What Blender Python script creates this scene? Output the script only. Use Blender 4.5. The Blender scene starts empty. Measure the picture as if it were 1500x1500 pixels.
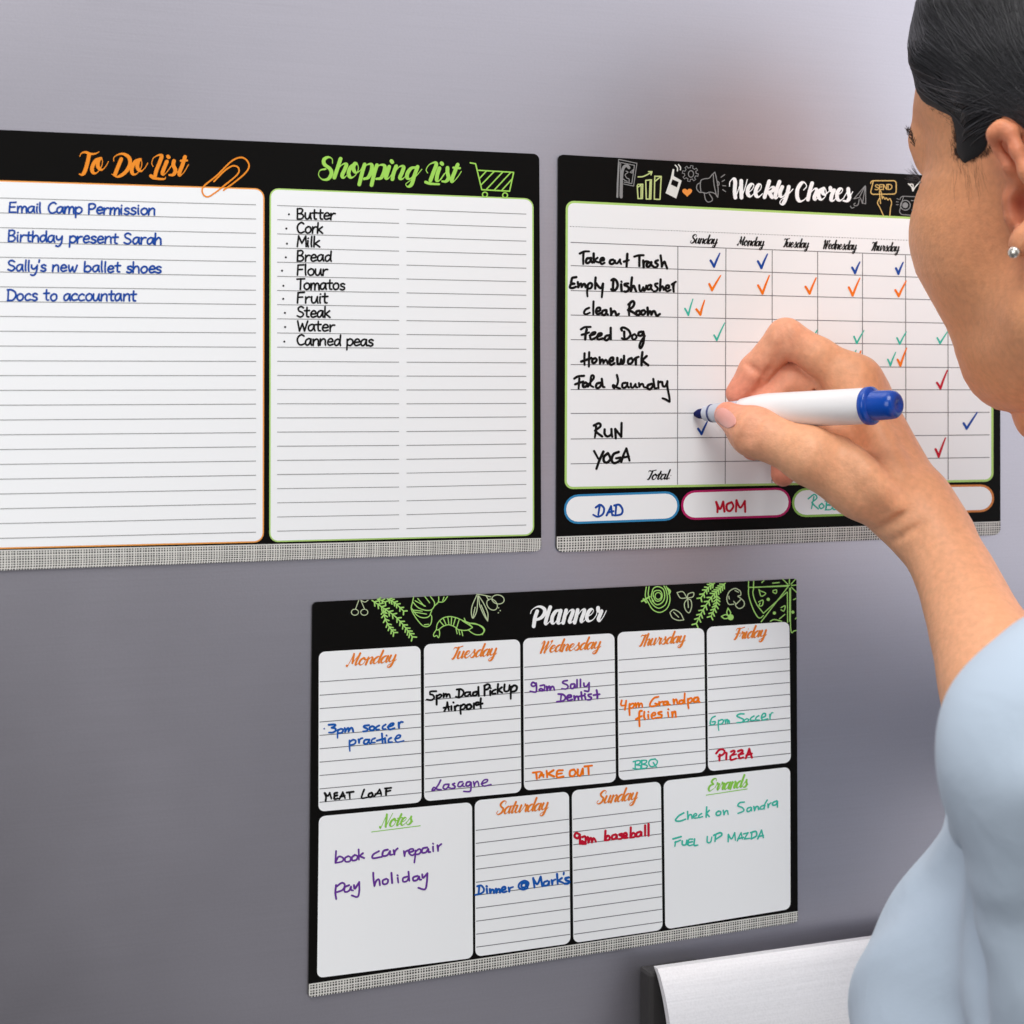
import bpy, bmesh, math, random
import numpy as np
from mathutils import Vector, Matrix

scene = bpy.context.scene
C = scene.collection
R = math.radians

# ------------------------------------------------------------------ camera, world, lamps, exposure
TH = R(22.0)                     # how far the fridge front turns away from the lens
FPX = 2525.0                     # focal length in photograph pixels (1500 wide)
HY = 568.0                       # height of the horizon in the photograph
D0 = 0.82                        # metres to the fridge along the optical axis
FW = np.array([math.sin(TH), math.cos(TH), 0.0])
RT = np.array([math.cos(TH), -math.sin(TH), 0.0])
UP = np.array([0.0, 0.0, 1.0])
CAM = -D0 * FW

cam_data = bpy.data.cameras.new("camera")
cam_data.sensor_width = 36.0
cam_data.lens = FPX / 1500.0 * 36.0
cam_data.shift_y = -(750.0 - HY) / 1500.0
cam_data.clip_start = 0.02
cam_data.clip_end = 60.0
cam_data.dof.use_dof = True
cam_data.dof.focus_distance = 0.82
cam_data.dof.aperture_fstop = 14.0
cam = bpy.data.objects.new("camera", cam_data)
C.objects.link(cam)
cam.location = CAM
cam.rotation_euler = (R(90), 0, -TH)
scene.camera = cam

scene.view_settings.view_transform = 'Standard'
scene.view_settings.look = 'None'
scene.view_settings.exposure = 0.0
scene.view_settings.gamma = 1.0
scene.view_settings.use_curve_mapping = False

world = bpy.data.worlds.new("World")
scene.world = world
world.use_nodes = True
wn, wl = world.node_tree.nodes, world.node_tree.links
bg = wn["Background"]
tcw = wn.new("ShaderNodeTexCoord")                       # a room brighter towards its right and upper side
dotw = wn.new("ShaderNodeVectorMath")
dotw.operation = 'DOT_PRODUCT'
dotw.inputs[1].default_value = (0.80, 0.0, 0.60)
wl.new(tcw.outputs["Generated"], dotw.inputs[0])
rampw = wn.new("ShaderNodeValToRGB")
er = rampw.color_ramp
STOPS = ((0.42, (0.010, 0.007, 0.006)), (0.53, (0.035, 0.029, 0.027)), (0.595, (0.44, 0.44, 0.455)), (0.655, (0.90, 0.91, 0.95)), (0.78, (1.05, 1.06, 1.10)))
er.elements[0].position = STOPS[0][0]
er.elements[0].color = (*STOPS[0][1], 1)
er.elements[1].position = STOPS[-1][0]
er.elements[1].color = (*STOPS[-1][1], 1)
for p_, c_ in STOPS[1:-1]:
    e_ = er.elements.new(p_)
    e_.color = (*c_, 1)
mrw = wn.new("ShaderNodeMapRange")
mrw.inputs["From Min"].default_value = -1.0
mrw.inputs["From Max"].default_value = 1.0
wl.new(dotw.outputs["Value"], mrw.inputs["Value"])
wl.new(mrw.outputs[0], rampw.inputs[0])
wl.new(rampw.outputs[0], bg.inputs["Color"])
bg.inputs["Strength"].default_value = 1.0


def area(name, loc, target, size, power, col=(1, 1, 1), sy=None):
    l = bpy.data.lights.new(name, 'AREA')
    l.energy = power
    l.color = col
    l.size = size
    if sy:
        l.shape = 'RECTANGLE'
        l.size_y = sy
    o = bpy.data.objects.new(name, l)
    C.objects.link(o)
    o.location = loc
    o.rotation_euler = (Vector(target) - Vector(loc)).to_track_quat('-Z', 'Y').to_euler()
    return o


area("ceiling_lamp", (-0.55, -1.30, 1.95), (0.15, 0, 0), 1.4, 46.0, (1.0, 0.985, 0.96))
area("window_light", (-2.2, -1.7, 0.45), (0.15, 0, 0), 1.6, 27.0, (0.97, 0.98, 1.0))
area("right_fill", (1.75, -0.95, 0.75), (0.2, 0, -0.1), 1.3, 8.5, (0.96, 0.97, 1.0))  # soft light added from the right to brighten the fridge beside the woman


# ------------------------------------------------------------------ mapping helpers
def ray(px, py):
    return FW + (px - 750.0) / FPX * RT + (HY - py) / FPX * UP


def on_front(px, py, off=0.0):
    """point of the fridge front (or of a sheet lying off metres in front of it) seen at a photograph pixel"""
    r = ray(px, py)
    t = (-off - CAM[1]) / r[1]
    return CAM + t * r


def at(px, py, d):
    """point at depth d metres from the lens"""
    return CAM + d * ray(px, py)


def front_many(P, off):
    P = np.asarray(P, float)
    r = FW + ((P[:, 0] - 750.0) / FPX)[:, None] * RT + ((HY - P[:, 1]) / FPX)[:, None] * UP
    t = (-np.asarray(off) - CAM[1]) / r[:, 1]
    return CAM + t[:, None] * r


# ------------------------------------------------------------------ materials
def lin(c):
    return tuple(((v / 255.0) / 12.92 if v / 255.0 <= 0.04045 else ((v / 255.0 + 0.055) / 1.055) ** 2.4) for v in c)


def mat(name, rgb, rough=0.5, spec=0.3, metal=0.0, noise=0.0, nscale=40.0, bump=0.0, bscale=300.0, stretch=(1, 1, 1), coat=0.0):
    m = bpy.data.materials.new(name)
    m.use_nodes = True
    n, l = m.node_tree.nodes, m.node_tree.links
    p = n["Principled BSDF"]
    col = (*lin(rgb), 1)
    p.inputs["Base Color"].default_value = col
    p.inputs["Roughness"].default_value = rough
    p.inputs["Specular IOR Level"].default_value = spec
    p.inputs["Metallic"].default_value = metal
    p.inputs["Coat Weight"].default_value = coat
    tc = n.new("ShaderNodeTexCoord")
    mp = n.new("ShaderNodeMapping")
    mp.inputs["Scale"].default_value = stretch
    l.new(tc.outputs["Object"], mp.inputs["Vector"])
    if noise:
        t = n.new("ShaderNodeTexNoise")
        t.inputs["Scale"].default_value = nscale
        t.inputs["Detail"].default_value = 4
        l.new(mp.outputs[0], t.inputs["Vector"])
        mx = n.new("ShaderNodeMix")
        mx.data_type = 'RGBA'
        mx.inputs[6].default_value = tuple(max(0, c * (1 - noise)) for c in col[:3]) + (1,)
        mx.inputs[7].default_value = tuple(min(1, c * (1 + noise)) for c in col[:3]) + (1,)
        l.new(t.outputs["Fac"], mx.inputs[0])
        l.new(mx.outputs[2], p.inputs["Base Color"])
    if bump:
        t = n.new("ShaderNodeTexNoise")
        t.inputs["Scale"].default_value = bscale
        t.inputs["Detail"].default_value = 3
        l.new(mp.outputs[0], t.inputs["Vector"])
        b = n.new("ShaderNodeBump")
        b.inputs["Strength"].default_value = bump
        b.inputs["Distance"].default_value = 0.0005
        l.new(t.outputs["Fac"], b.inputs["Height"])
        l.new(b.outputs[0], p.inputs["Normal"])
    return m


M = {}
M['black'] = mat("black_print", (15, 14, 13), 0.5, 0.06, noise=0.12, nscale=14)
M['white'] = mat("white_dry_erase_film", (243, 244, 245), 0.5, 0.12, noise=0.012, nscale=9)
M['edge'] = mat("magnet_edge", (40, 38, 38), 0.7, 0.1)
INK = dict(blue=(22, 72, 160), blue2=(22, 90, 175), black=(14, 13, 13), orange=(222, 112, 28), teal=(58, 190, 168), red=(196, 18, 48),
           purple=(104, 52, 150), title_orange=(238, 142, 42), title_green=(160, 214, 92), white=(245, 245, 245), script_black=(22, 20, 20),
           script_orange=(232, 130, 48), script_green=(140, 204, 78), line=(150, 150, 150), line_dark=(112, 112, 114), border_orange=(240, 160, 78),
           border_green=(178, 214, 120), pill_blue=(52, 134, 184), pill_red=(182, 30, 96), pill_green=(146, 192, 92), pill_orange=(206, 128, 66),
           grey=(140, 140, 140), pale_green=(196, 210, 140), gold=(214, 178, 108), food_green=(166, 216, 116), food_pale=(190, 204, 164),
           light=(222, 222, 216), heart=(238, 150, 70), orange_ink=(244, 122, 16))
for k_, c_ in INK.items():
    M['ink_' + k_] = mat("ink_" + k_, c_, 0.5, 0.15, noise=0.06, nscale=220)


# ------------------------------------------------------------------ mesh helper
class MB:
    def __init__(s):
        s.v, s.f = [], []

    def add(s, vs, fs):
        b = len(s.v)
        s.v.extend([tuple(map(float, q)) for q in vs])
        s.f.extend([tuple(b + i for i in f) for f in fs])

    def build(s, name, material, parent=None, smooth=False, loc=None):
        me = bpy.data.meshes.new(name)
        o = bpy.data.objects.new(name, me)
        C.objects.link(o)
        base = np.zeros(3)
        if parent is not None:
            base = world_loc(parent)
            o.parent = parent
        if loc is not None:
            o.location = tuple(np.asarray(loc) - base)
            base = np.asarray(loc, float)
        vs = (np.array(s.v) - base) if s.v else []
        me.from_pydata([tuple(q) for q in vs], [], s.f)
        me.materials.append(material)
        if smooth:
            me.polygons.foreach_set("use_smooth", [True] * len(me.polygons))
        me.update()
        return o


def world_loc(o):
    p = np.zeros(3)
    while o is not None:
        p = p + np.array(o.location)
        o = o.parent
    return p


def thing(name, label, cat, loc=(0, 0, 0), group=None):
    o = bpy.data.objects.new(name, None)
    o.empty_display_size = 0.02
    C.objects.link(o)
    o.location = tuple(loc)
    o["label"] = label
    o["category"] = cat
    if group:
        o["group"] = group
    return o


# ------------------------------------------------------------------ pen strokes and printed shapes (authored flat, laid on the sheet)
def parse(s):
    out = []
    for t in s.split():
        sh = t.endswith('*')
        x, y = t.rstrip('*').split(',')
        out.append((float(x), float(y), sh))
    return out


def catmull(P, n=7):
    P = [np.array(p, float) for p in P]
    if len(P) < 3:
        return P
    out = [P[0]]
    E = [2 * P[0] - P[1]] + P + [2 * P[-1] - P[-2]]
    for i in range(1, len(E) - 2):
        p0, p1, p2, p3 = E[i - 1], E[i], E[i + 1], E[i + 2]
        for k in range(1, n + 1):
            t = k / n
            out.append(0.5 * ((2 * p1) + (-p0 + p2) * t + (2 * p0 - 5 * p1 + 4 * p2 - p3) * t * t + (-p0 + 3 * p1 - 3 * p2 + p3) * t ** 3))
    return out


def pieces(pts):
    """split a parsed stroke at its sharp points and smooth each piece"""
    out, cur = [], []
    for i, (x, y, sh) in enumerate(pts):
        cur.append((x, y))
        if sh and 0 < i < len(pts) - 1:
            out.append(catmull(cur))
            cur = [(x, y)]
    out.append(catmull(cur))
    return out


class Ink(MB):
    """flat shapes given in photograph pixels and laid on a sheet `off` metres in front of the fridge"""

    def __init__(s, off):
        super().__init__()
        s.off = off
        s.k = 0

    def lay(s, P, faces, grow=0.0):
        s.k += 1
        n = len(P)
        off = s.off + (s.k % 40) * 1.2e-6 + np.linspace(0, 1, n) * grow
        s.add(front_many(P, off), faces)

    def ribbon(s, path, w, brush=1.0, taper=0.0):
        P = [np.array(p, float)[:2] for p in path]
        Q = [P[0]]
        for p in P[1:]:
            if np.hypot(*(p - Q[-1])) > 0.12:
                Q.append(p)
        if len(Q) < 2:
            Q.append(Q[0] + np.array([0.25, 0.05]))
        P = np.array(Q)
        T = np.gradient(P, axis=0)
        T /= np.maximum(np.hypot(T[:, 0], T[:, 1]), 1e-6)[:, None]
        N = np.stack([-T[:, 1], T[:, 0]], 1)
        ww = w * 0.5 * (brush + (1 - brush) * np.clip(0.42 + 0.72 * T[:, 1], 0, 1))
        if brush < 1 and len(P) > 7:
            ww = np.convolve(np.pad(ww, 3, mode='edge'), np.ones(7) / 7, 'valid')
        if taper:
            u = np.linspace(0, 1, len(P))
            ww = ww * (1 - taper * u ** 2)
        if np.isscalar(ww):
            ww = np.full(len(P), ww)
        V, F = [], []
        n = len(P)
        for i in range(n):
            V += [P[i] + N[i] * ww[i], P[i] - N[i] * ww[i]]
        for i in range(n - 1):
            F.append((2 * i, 2 * i + 1, 2 * i + 3, 2 * i + 2))
        for end, sg in ((0, -1), (n - 1, 1)):
            b = len(V)
            for a in np.linspace(-90, 90, 6)[1:-1]:
                d = sg * T[end] * math.cos(R(a)) + N[end] * math.sin(R(a))
                V.append(P[end] + d * ww[end])
            ids = [2 * end + 1, b, b + 1, b + 2, b + 3, 2 * end]
            F.append(tuple(ids))
        s.lay(V, F, 2e-6)

    def stroke(s, st, w, tf=None, brush=1.0):
        for pc in pieces(parse(st)):
            s.ribbon([tf(p) for p in pc] if tf else pc, w, brush)

    def poly(s, P):
        s.lay(np.array(P, float), [tuple(range(len(P)))])

    def line(s, x0, y0, x1, y1, w=1.0):
        s.poly([(x0, y0 - w / 2), (x1, y1 - w / 2), (x1, y1 + w / 2), (x0, y0 + w / 2)])

    def vline(s, x0, y0, x1, y1, w=1.0):
        s.poly([(x0 - w / 2, y0), (x0 + w / 2, y0), (x1 + w / 2, y1), (x1 - w / 2, y1)])

    def circle(s, x, y, r, w, ry=None, rot=0.0, a0=0, a1=360):
        ry = ry or r
        pts = []
        for a in np.linspace(a0, a1, 26):
            u, v = r * math.cos(R(a)), ry * math.sin(R(a))
            pts.append((x + u * math.cos(R(rot)) - v * math.sin(R(rot)), y + u * math.sin(R(rot)) + v * math.cos(R(rot))))
        s.ribbon(pts, w)

    def disc(s, x, y, r, ry=None):
        ry = ry or r
        s.poly([(x + r * math.cos(a), y + ry * math.sin(a)) for a in np.linspace(0, 2 * math.pi, 17)[:-1]])


def rounded(q, r, n=6):
    """rounded quadrilateral: q = TL, TR, BR, BL in pixels; r = radius or one per corner"""
    q = [np.array(p, float) for p in q]
    sh = min(np.hypot(*(q[i] - q[i - 1])) for i in range(4)) * 0.495
    rs = [min(v, sh) for v in (r if isinstance(r, (list, tuple)) else [r] * 4)]
    out = []
    for i in range(4):
        p, a, b = q[i], q[i - 1], q[(i + 1) % 4]
        da, db = (a - p) / np.hypot(*(a - p)), (b - p) / np.hypot(*(b - p))
        rr = rs[i]
        if rr <= 0:
            out.append(p)
            continue
        for t in np.linspace(0, math.pi / 2, n):
            out.append(p + da * rr * (1 - math.sin(t)) + db * rr * (1 - math.cos(t)))
    return out


def inset(q, d):
    q = [np.array(p, float) for p in q]
    out = []
    for i in range(4):
        p, a, b = q[i], q[i - 1], q[(i + 1) % 4]
        da, db = (a - p) / np.hypot(*(a - p)), (b - p) / np.hypot(*(b - p))
        out.append(p + (da + db) * d)
    return out


def bil(q, u, v):
    q = [np.array(p, float) for p in q]
    return (q[0] * (1 - u) + q[1] * u) * (1 - v) + (q[3] * (1 - u) + q[2] * u) * v


# ------------------------------------------------------------------ two hand-made stroke alphabets: marker handwriting and brush script
HAND = {
 'a': (9.8, "8,9 5,10 1.6,7.5 1,3 3,.3 6,2.5 8,9.5* 7.9,4 8.8,.4"), 'b': (9.6, "1.2,16* 1,8 1,.5* 1,6 4.5,9.6 8,7.5 8.2,3 5,.2 1,1.5"),
 'c': (8.8, "7.5,8.5 5,10 1.8,7.5 1,4 3,.5 7.8,1.5"), 'd': (9.8, "7.8,8 5,10 1.6,7.5 1,3 3,.3 6,2.5 8,8* 8.2,16* 7.9,5 8.7,.4"),
 'e': (8.8, "1.3,5 7.5,6 6.5,9.5 4,10 1.5,7 1.2,3 3.5,.3 7.8,1.8"), 'f': (7.2, "7,15.5 4.5,16 3.2,13 3,6 3,0;.5,9.5 6,9.8"),
 'g': (9.5, "8,9 5,10 1.5,7 1.3,3.5 3,1 6,3 8,9.5* 8,2 7,-4.5 4,-6 1,-4.5"), 'h': (9.2, "1.2,16* 1,6 1,0* 1.4,5 4.5,9.8 7.4,8 7.8,3 8,0"),
 'i': (3.8, "1.5,9.5* 1.3,4 1.8,.2;1.6,13.2 1.8,13.4"), 'j': (4, "2.5,9.5* 2.5,-2 1,-5 -1,-5;2.6,13.2 2.8,13.4"),
 'k': (9, "1.2,16* 1,6 1,0;7.2,9.8* 1.3,4.5* 4,3.5 7.8,0"), 'l': (3.8, "1.5,16* 1.3,6 1.9,.2"),
 'm': (13, "1,9.5* 1.1,5 1,0* 1.6,6 4,9.8 6,8 6.1,0* 6.6,6 9,9.8 11.3,8 11.5,3 11.8,0"), 'n': (9.3, "1,9.5* 1.1,5 1,0* 1.6,6 4.8,9.8 7.5,8 7.6,3 8,0"),
 'o': (9.4, "4.5,10 1.5,7.5 1,3.5 3.5,.2 7,1.5 8.2,5.5 7,9 4.2,10"), 'p': (9.6, "1,9.5* 1.1,3 1,-6;1.1,7 4.5,10 8,8 8.2,3.5 5,.2 1.2,1.8"),
 'r': (7, "1,9.5* 1.1,4 1,0* 1.4,5.5 4,9.3 6.5,9.3"), 's': (8, "6.8,8.8 4.5,10 1.8,8.5 2.5,6 6,4.2 6.6,1.8 4,.1 1,1.2"),
 't': (7.4, "3.5,14.5* 3.2,5 3.8,1 6,.5;.3,9.6 6.8,10"), 'u': (9.4, "1,9.6* 1,4 2.5,.4 5.5,1.5 7.6,9.6* 7.6,4 8.6,.2"),
 'v': (8.5, "1,9.6* 4,0* 7.5,9.8"), 'w': (12.2, "1,9.6* 1.6,3 3.2,.3 5.8,7.5* 6.5,2 8.5,.4 11,9.8"), 'x': (8.5, "1,9.5 7.5,0;7.5,9.5 1,0"),
 'y': (9, "1,9.6* 1.4,5.5 4,3.8 7,7 7.8,9.6* 7.4,1 5.5,-4.5 3,-6 .8,-5"), 'z': (8.8, "1,9.5 7.5,9.8* 1,.3* 8,.5"),
 "'": (3.2, "1.5,16.5* 1.1,13"), '.': (3, "1,.3 1.2,.4"), '@': (13.4, "9,5 6.5,8 4,6 4.5,3 7.5,3.5 9,8* 9,3.5 11.5,3.5 12,8 8.5,12 3,10.5 .8,5 3,.5 7.5,-.8 11,.6"),
 'A': (10.5, ".5,0* 5,16* 9.5,0;2,5.5 8.2,5.8"), 'B': (10.3, "1.2,16* 1.2,0;1.2,15.5 6,16 8,13 5.5,9 1.5,8.5* 6.5,8 9,4.5 6.5,.6 1.2,.2"),
 'C': (10.8, "9.5,14 6.5,16 2.5,13 1,7.5 3,1.5 6.5,.1 10,2"), 'D': (11.8, "1.5,15.8* 1.4,0;.4,15.6 5.5,15.6 10,12 10.5,6 7,.8 .8,.2"),
 'E': (9.8, "8.5,15.6 1.6,15.2* 1.3,8* 1.4,.5* 8.8,.6;1.3,8.2 7.5,8.6"), 'F': (9.2, "8.8,15.8 1.6,15.2* 1.4,8 1.2,0;1.3,8.4 7,8.8"),
 'G': (11.4, "9.5,14 6.5,16 2.5,13 1,7 3.5,.8 7.5,.5 10,4 9.8,7.2* 6,7"), 'H': (11, "1.4,16* 1.2,0;9.4,16* 9.2,0;1.2,8 9.3,8.4"),
 'I': (3.6, "1.5,16* 1.3,0"), 'K': (10.4, "1.4,16* 1.2,0;8.8,16* 1.6,7* 9.2,0"), 'L': (9.2, "1.6,16* 1.3,6 1.4,.5* 8.5,.5"),
 'M': (12.8, "1,0* 2,15.8* 6.2,5* 10.5,15.8* 11.5,0"), 'N': (10.8, "1.2,0* 1.4,15.8* 8.8,.3* 9,16"), 'O': (12, "6,16 2.5,13.5 1,8 2.5,2 6,.1 10,3 11,8.5 9,14 6,16"),
 'P': (9.8, "1.3,15.5* 1.3,0;1.3,15.3 6.5,16 9,12.5 6.5,8.2 1.5,7.3"), 'Q': (12.2, "6,16 2.5,13.5 1,8 2.5,2 6,.1 10,3 11,8.5 9,14 6,16;7,4 11.5,-1"),
 'R': (10.3, "1.3,15.5* 1.3,0;1.3,15.3 6.5,16 9,12.5 6.5,8.4 1.5,7.3;4.2,8* 9.5,0"), 'S': (10.2, "8.8,14 5.5,16 2,13.5 3,9.5 7.5,7 9,3.5 5.5,.2 1,2"),
 'T': (10, ".3,15.3 10.5,15.8;5.4,15.5* 5.2,0"), 'U': (10.8, "1.3,16* 1.4,5 3.5,.6 7,.6 9,4 9.3,16"), 'W': (14, "1,16* 3.6,.3* 6.8,12* 9.6,.3* 13,16"),
 'Y': (10, ".8,16* 5,8;9.8,16* 5,8 1.5,-3"), 'Z': (10, "1,15.5 9,15.6* 1,.4* 9.6,.5;3,8 8,8"),
 '3': (9, "1,14.5 4.5,16 7.5,13.5 6.5,10 3.5,8.6* 7.5,7 8.2,3 5,.2 1,1.5"), '4': (9.5, "4,15* 1.5,6.5* 9,7.5;7,12* 6.6,0"),
 '5': (9, "8,15.6 2.2,15.4* 1.8,9.5* 5.5,10 8.2,6 6,.8 1,1"), '6': (9, "7.5,15.5 3.5,11.5 1.2,5 3,.4 6.5,.8 8.2,4.5 6,8.2 2,6"),
 '9': (9, "8,12 5.5,15.8 1.8,14 2,9.5 5.5,8.5 8,13.5* 8,6 6.5,0"), ' ': (6.5, ""),
}
SCRIPT = {
 'a': (8.6, "7,8 4.5,9.2 1.5,6.5 1.2,2.5 3,.2 5.5,2.5 7.2,8.8* 6.8,3 7.8,.4 9.6,3"), 'd': (8.6, "7,8 4.5,9.2 1.5,6.5 1.2,2.5 3,.2 5.5,2.5 7.5,10* 7.8,16.5* 6.9,4 8,.4 9.8,3"),
 'e': (7, "1.5,4 5,5.5 6,8.2 4,9.3 1.8,7 1.4,3 3.5,.2 6,1.2 8,3.6"), 'g': (8.7, "7,8 4.5,9.2 1.5,6.5 1.2,2.5 3,.2 5.5,2.5 7.2,8.8* 6.5,-3 4.5,-6.5 2,-5.8 2.5,-3.6 6.5,-.8 9.8,3.2"),
 'h': (8.3, "2.4,16.5* 1.6,0* 2.4,5.5 5,9.2 6.8,7.5 6.2,2.5 7.2,.3 9.2,3"), 'i': (4.2, "2,9* 1.5,3 2.5,.3 4.8,3.2;2.6,13 2.9,13.4"),
 'k': (8, "2.4,16.5* 1.6,0;1.8,4 5,9 6.8,7.8 5.5,5.5 2.2,4.5* 5,3.6 6,.6 7.5,.6 8.8,3"), 'l': (4.4, "2.7,16.5* 1.7,3 2.7,.3 5,3"),
 'n': (8.3, "1.8,9* 1.4,0* 2.2,5.5 5,9.2 6.8,7.5 6.2,2.5 7.2,.3 9.2,3"), 'o': (8, "4.5,9.2 1.8,7 1.2,3 3.2,.2 6,1.5 7.2,5.5 6,8.8 4.3,9.2* 6.5,6.6 9,7.2"),
 'p': (8.6, "2,9.2* 1.2,-6.8;1.7,5 4.8,9.3 7.4,7.5 7,2.5 4.5,.2 2,1.5;6,1 9,3.4"), 'r': (7, "1,3.6 3,9.7* 4,8 6,8.2* 5.4,3 6.4,.3 8.2,3"),
 's': (7.2, "1,2.8 4.5,9.7* 4.8,7 6.6,4 5.5,.8 3,.2 1.4,1.8;5.5,.6 8.4,3.4"), 't': (5, "3.4,14* 2,3 3,.3 5.5,3;.2,9.2 6,9.5"),
 'u': (8.6, "1.8,9* 1.2,3 2.6,.3 5,2 6.8,9* 6.4,3 7.2,.3 9.2,3"), 'y': (8.6, "1.8,9* 1.2,4 2.8,1 5.2,2.5 7,9* 6.5,-3 4.5,-6.5 2,-5.8 2.5,-3.6 6.5,-.8 9.6,3"),
 'T': (7.6, ".5,13.3 1.5,15.4 5,14.8 11,16.4;6.4,15* 5,4 3.5,.2 1.8,.8"), 'D': (11.4, "3.4,15* 2.3,5 2,.6;.3,12.3 2,15.5 6.5,16 10.3,12 10,5 6,.3 1,.8"),
 'L': (8.8, "5.7,11 3.2,12.3 3.8,15.8 6.2,15.6 5.6,9 3.8,2.4 1,.4 1.6,2.6 5,.3 9,.4"), 'S': (9.2, "8.4,12.4 8.3,15.4 5,16.4 2.3,13 4,9.6 7.4,6.8 7,2.3 3.5,0 .6,1.8 1.6,4.6"),
 'W': (12.6, ".4,12.4 1.8,15.8 3.4,14 3,.2* 8.2,14.6* 7.6,.2* 12.5,12 13.2,16 11.8,14.6"), 'C': (9.6, "8,11.5 9.6,13.5 8,16 5,15.4 2,11 1.2,5 3.5,.3 7,1.4 9.6,4.4"),
 'P': (9, "3.4,15* 2.2,0;.2,12.3 2,15.6 6.5,16.4 9.7,12.5 7.5,7.6 3,6.6"), 'M': (12.8, ".4,1 1.6,.4 4,15.8* 6,3.5* 11,15.8* 10,4 10.8,.3 13.2,3"),
 'F': (7.6, ".8,13 2,15.4 6,14.9 11.5,16.2;5.4,15* 4.5,4 3,.2 1.5,.8;2,7.8 8,8.5"), 'N': (10.4, ".2,1 1.6,.4 3.8,15.6* 7.2,.4* 10.6,16.2"),
 'E': (8.4, "8.6,12.8 7.4,16 4,15.6 2.4,12.3 5.7,8.8* 1.8,7.3 1,3.4 3.5,.2 8.3,3"), ':': (3, "1.5,1 1.7,1.2;2,6.5 2.2,6.7"), ' ': (4.4, ""),
}


def write(s, p0, p1, cap, w, font=HAND, shear=0.0, jit=0.5, brush=1.0, off=0.0, ink=None, vx=0.0):
    """handwriting along the baseline p0-p1 (pixels), capital height cap, pen width w"""
    ink = ink or Ink(off)
    rnd = random.Random(s + str(p0))
    adv = []
    for i, ch in enumerate(s):
        adv.append(font[ch][0] * (1 + (rnd.uniform(-.06, .06) if jit else 0)))
    total = sum(adv) - 0.8
    sx = (p1[0] - p0[0]) / total
    sl = (p1[1] - p0[1]) / (p1[0] - p0[0])
    sy = cap / 16.0
    cur = 0.0
    for ch, a in zip(s, adv):
        g = font[ch][1]
        if g:
            dy, sc, rt = (rnd.uniform(-.7, .7) * jit, 1 + rnd.uniform(-.07, .07) * jit, rnd.uniform(-.06, .06) * jit)
            def tf(p, cur=cur, dy=dy, sc=sc, rt=rt):
                gx, gy = p[0], p[1] * sc
                gx += (shear + rt) * gy
                x = p0[0] + (cur + gx) * sx
                return (x + vx * gy, p0[1] + (x - p0[0]) * sl - (gy + dy) * sy)
            for st in g.split(';'):
                ink.stroke(st, w * (1 + rnd.uniform(-.08, .08) * jit), tf, brush)
        cur += a
    return ink

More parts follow.
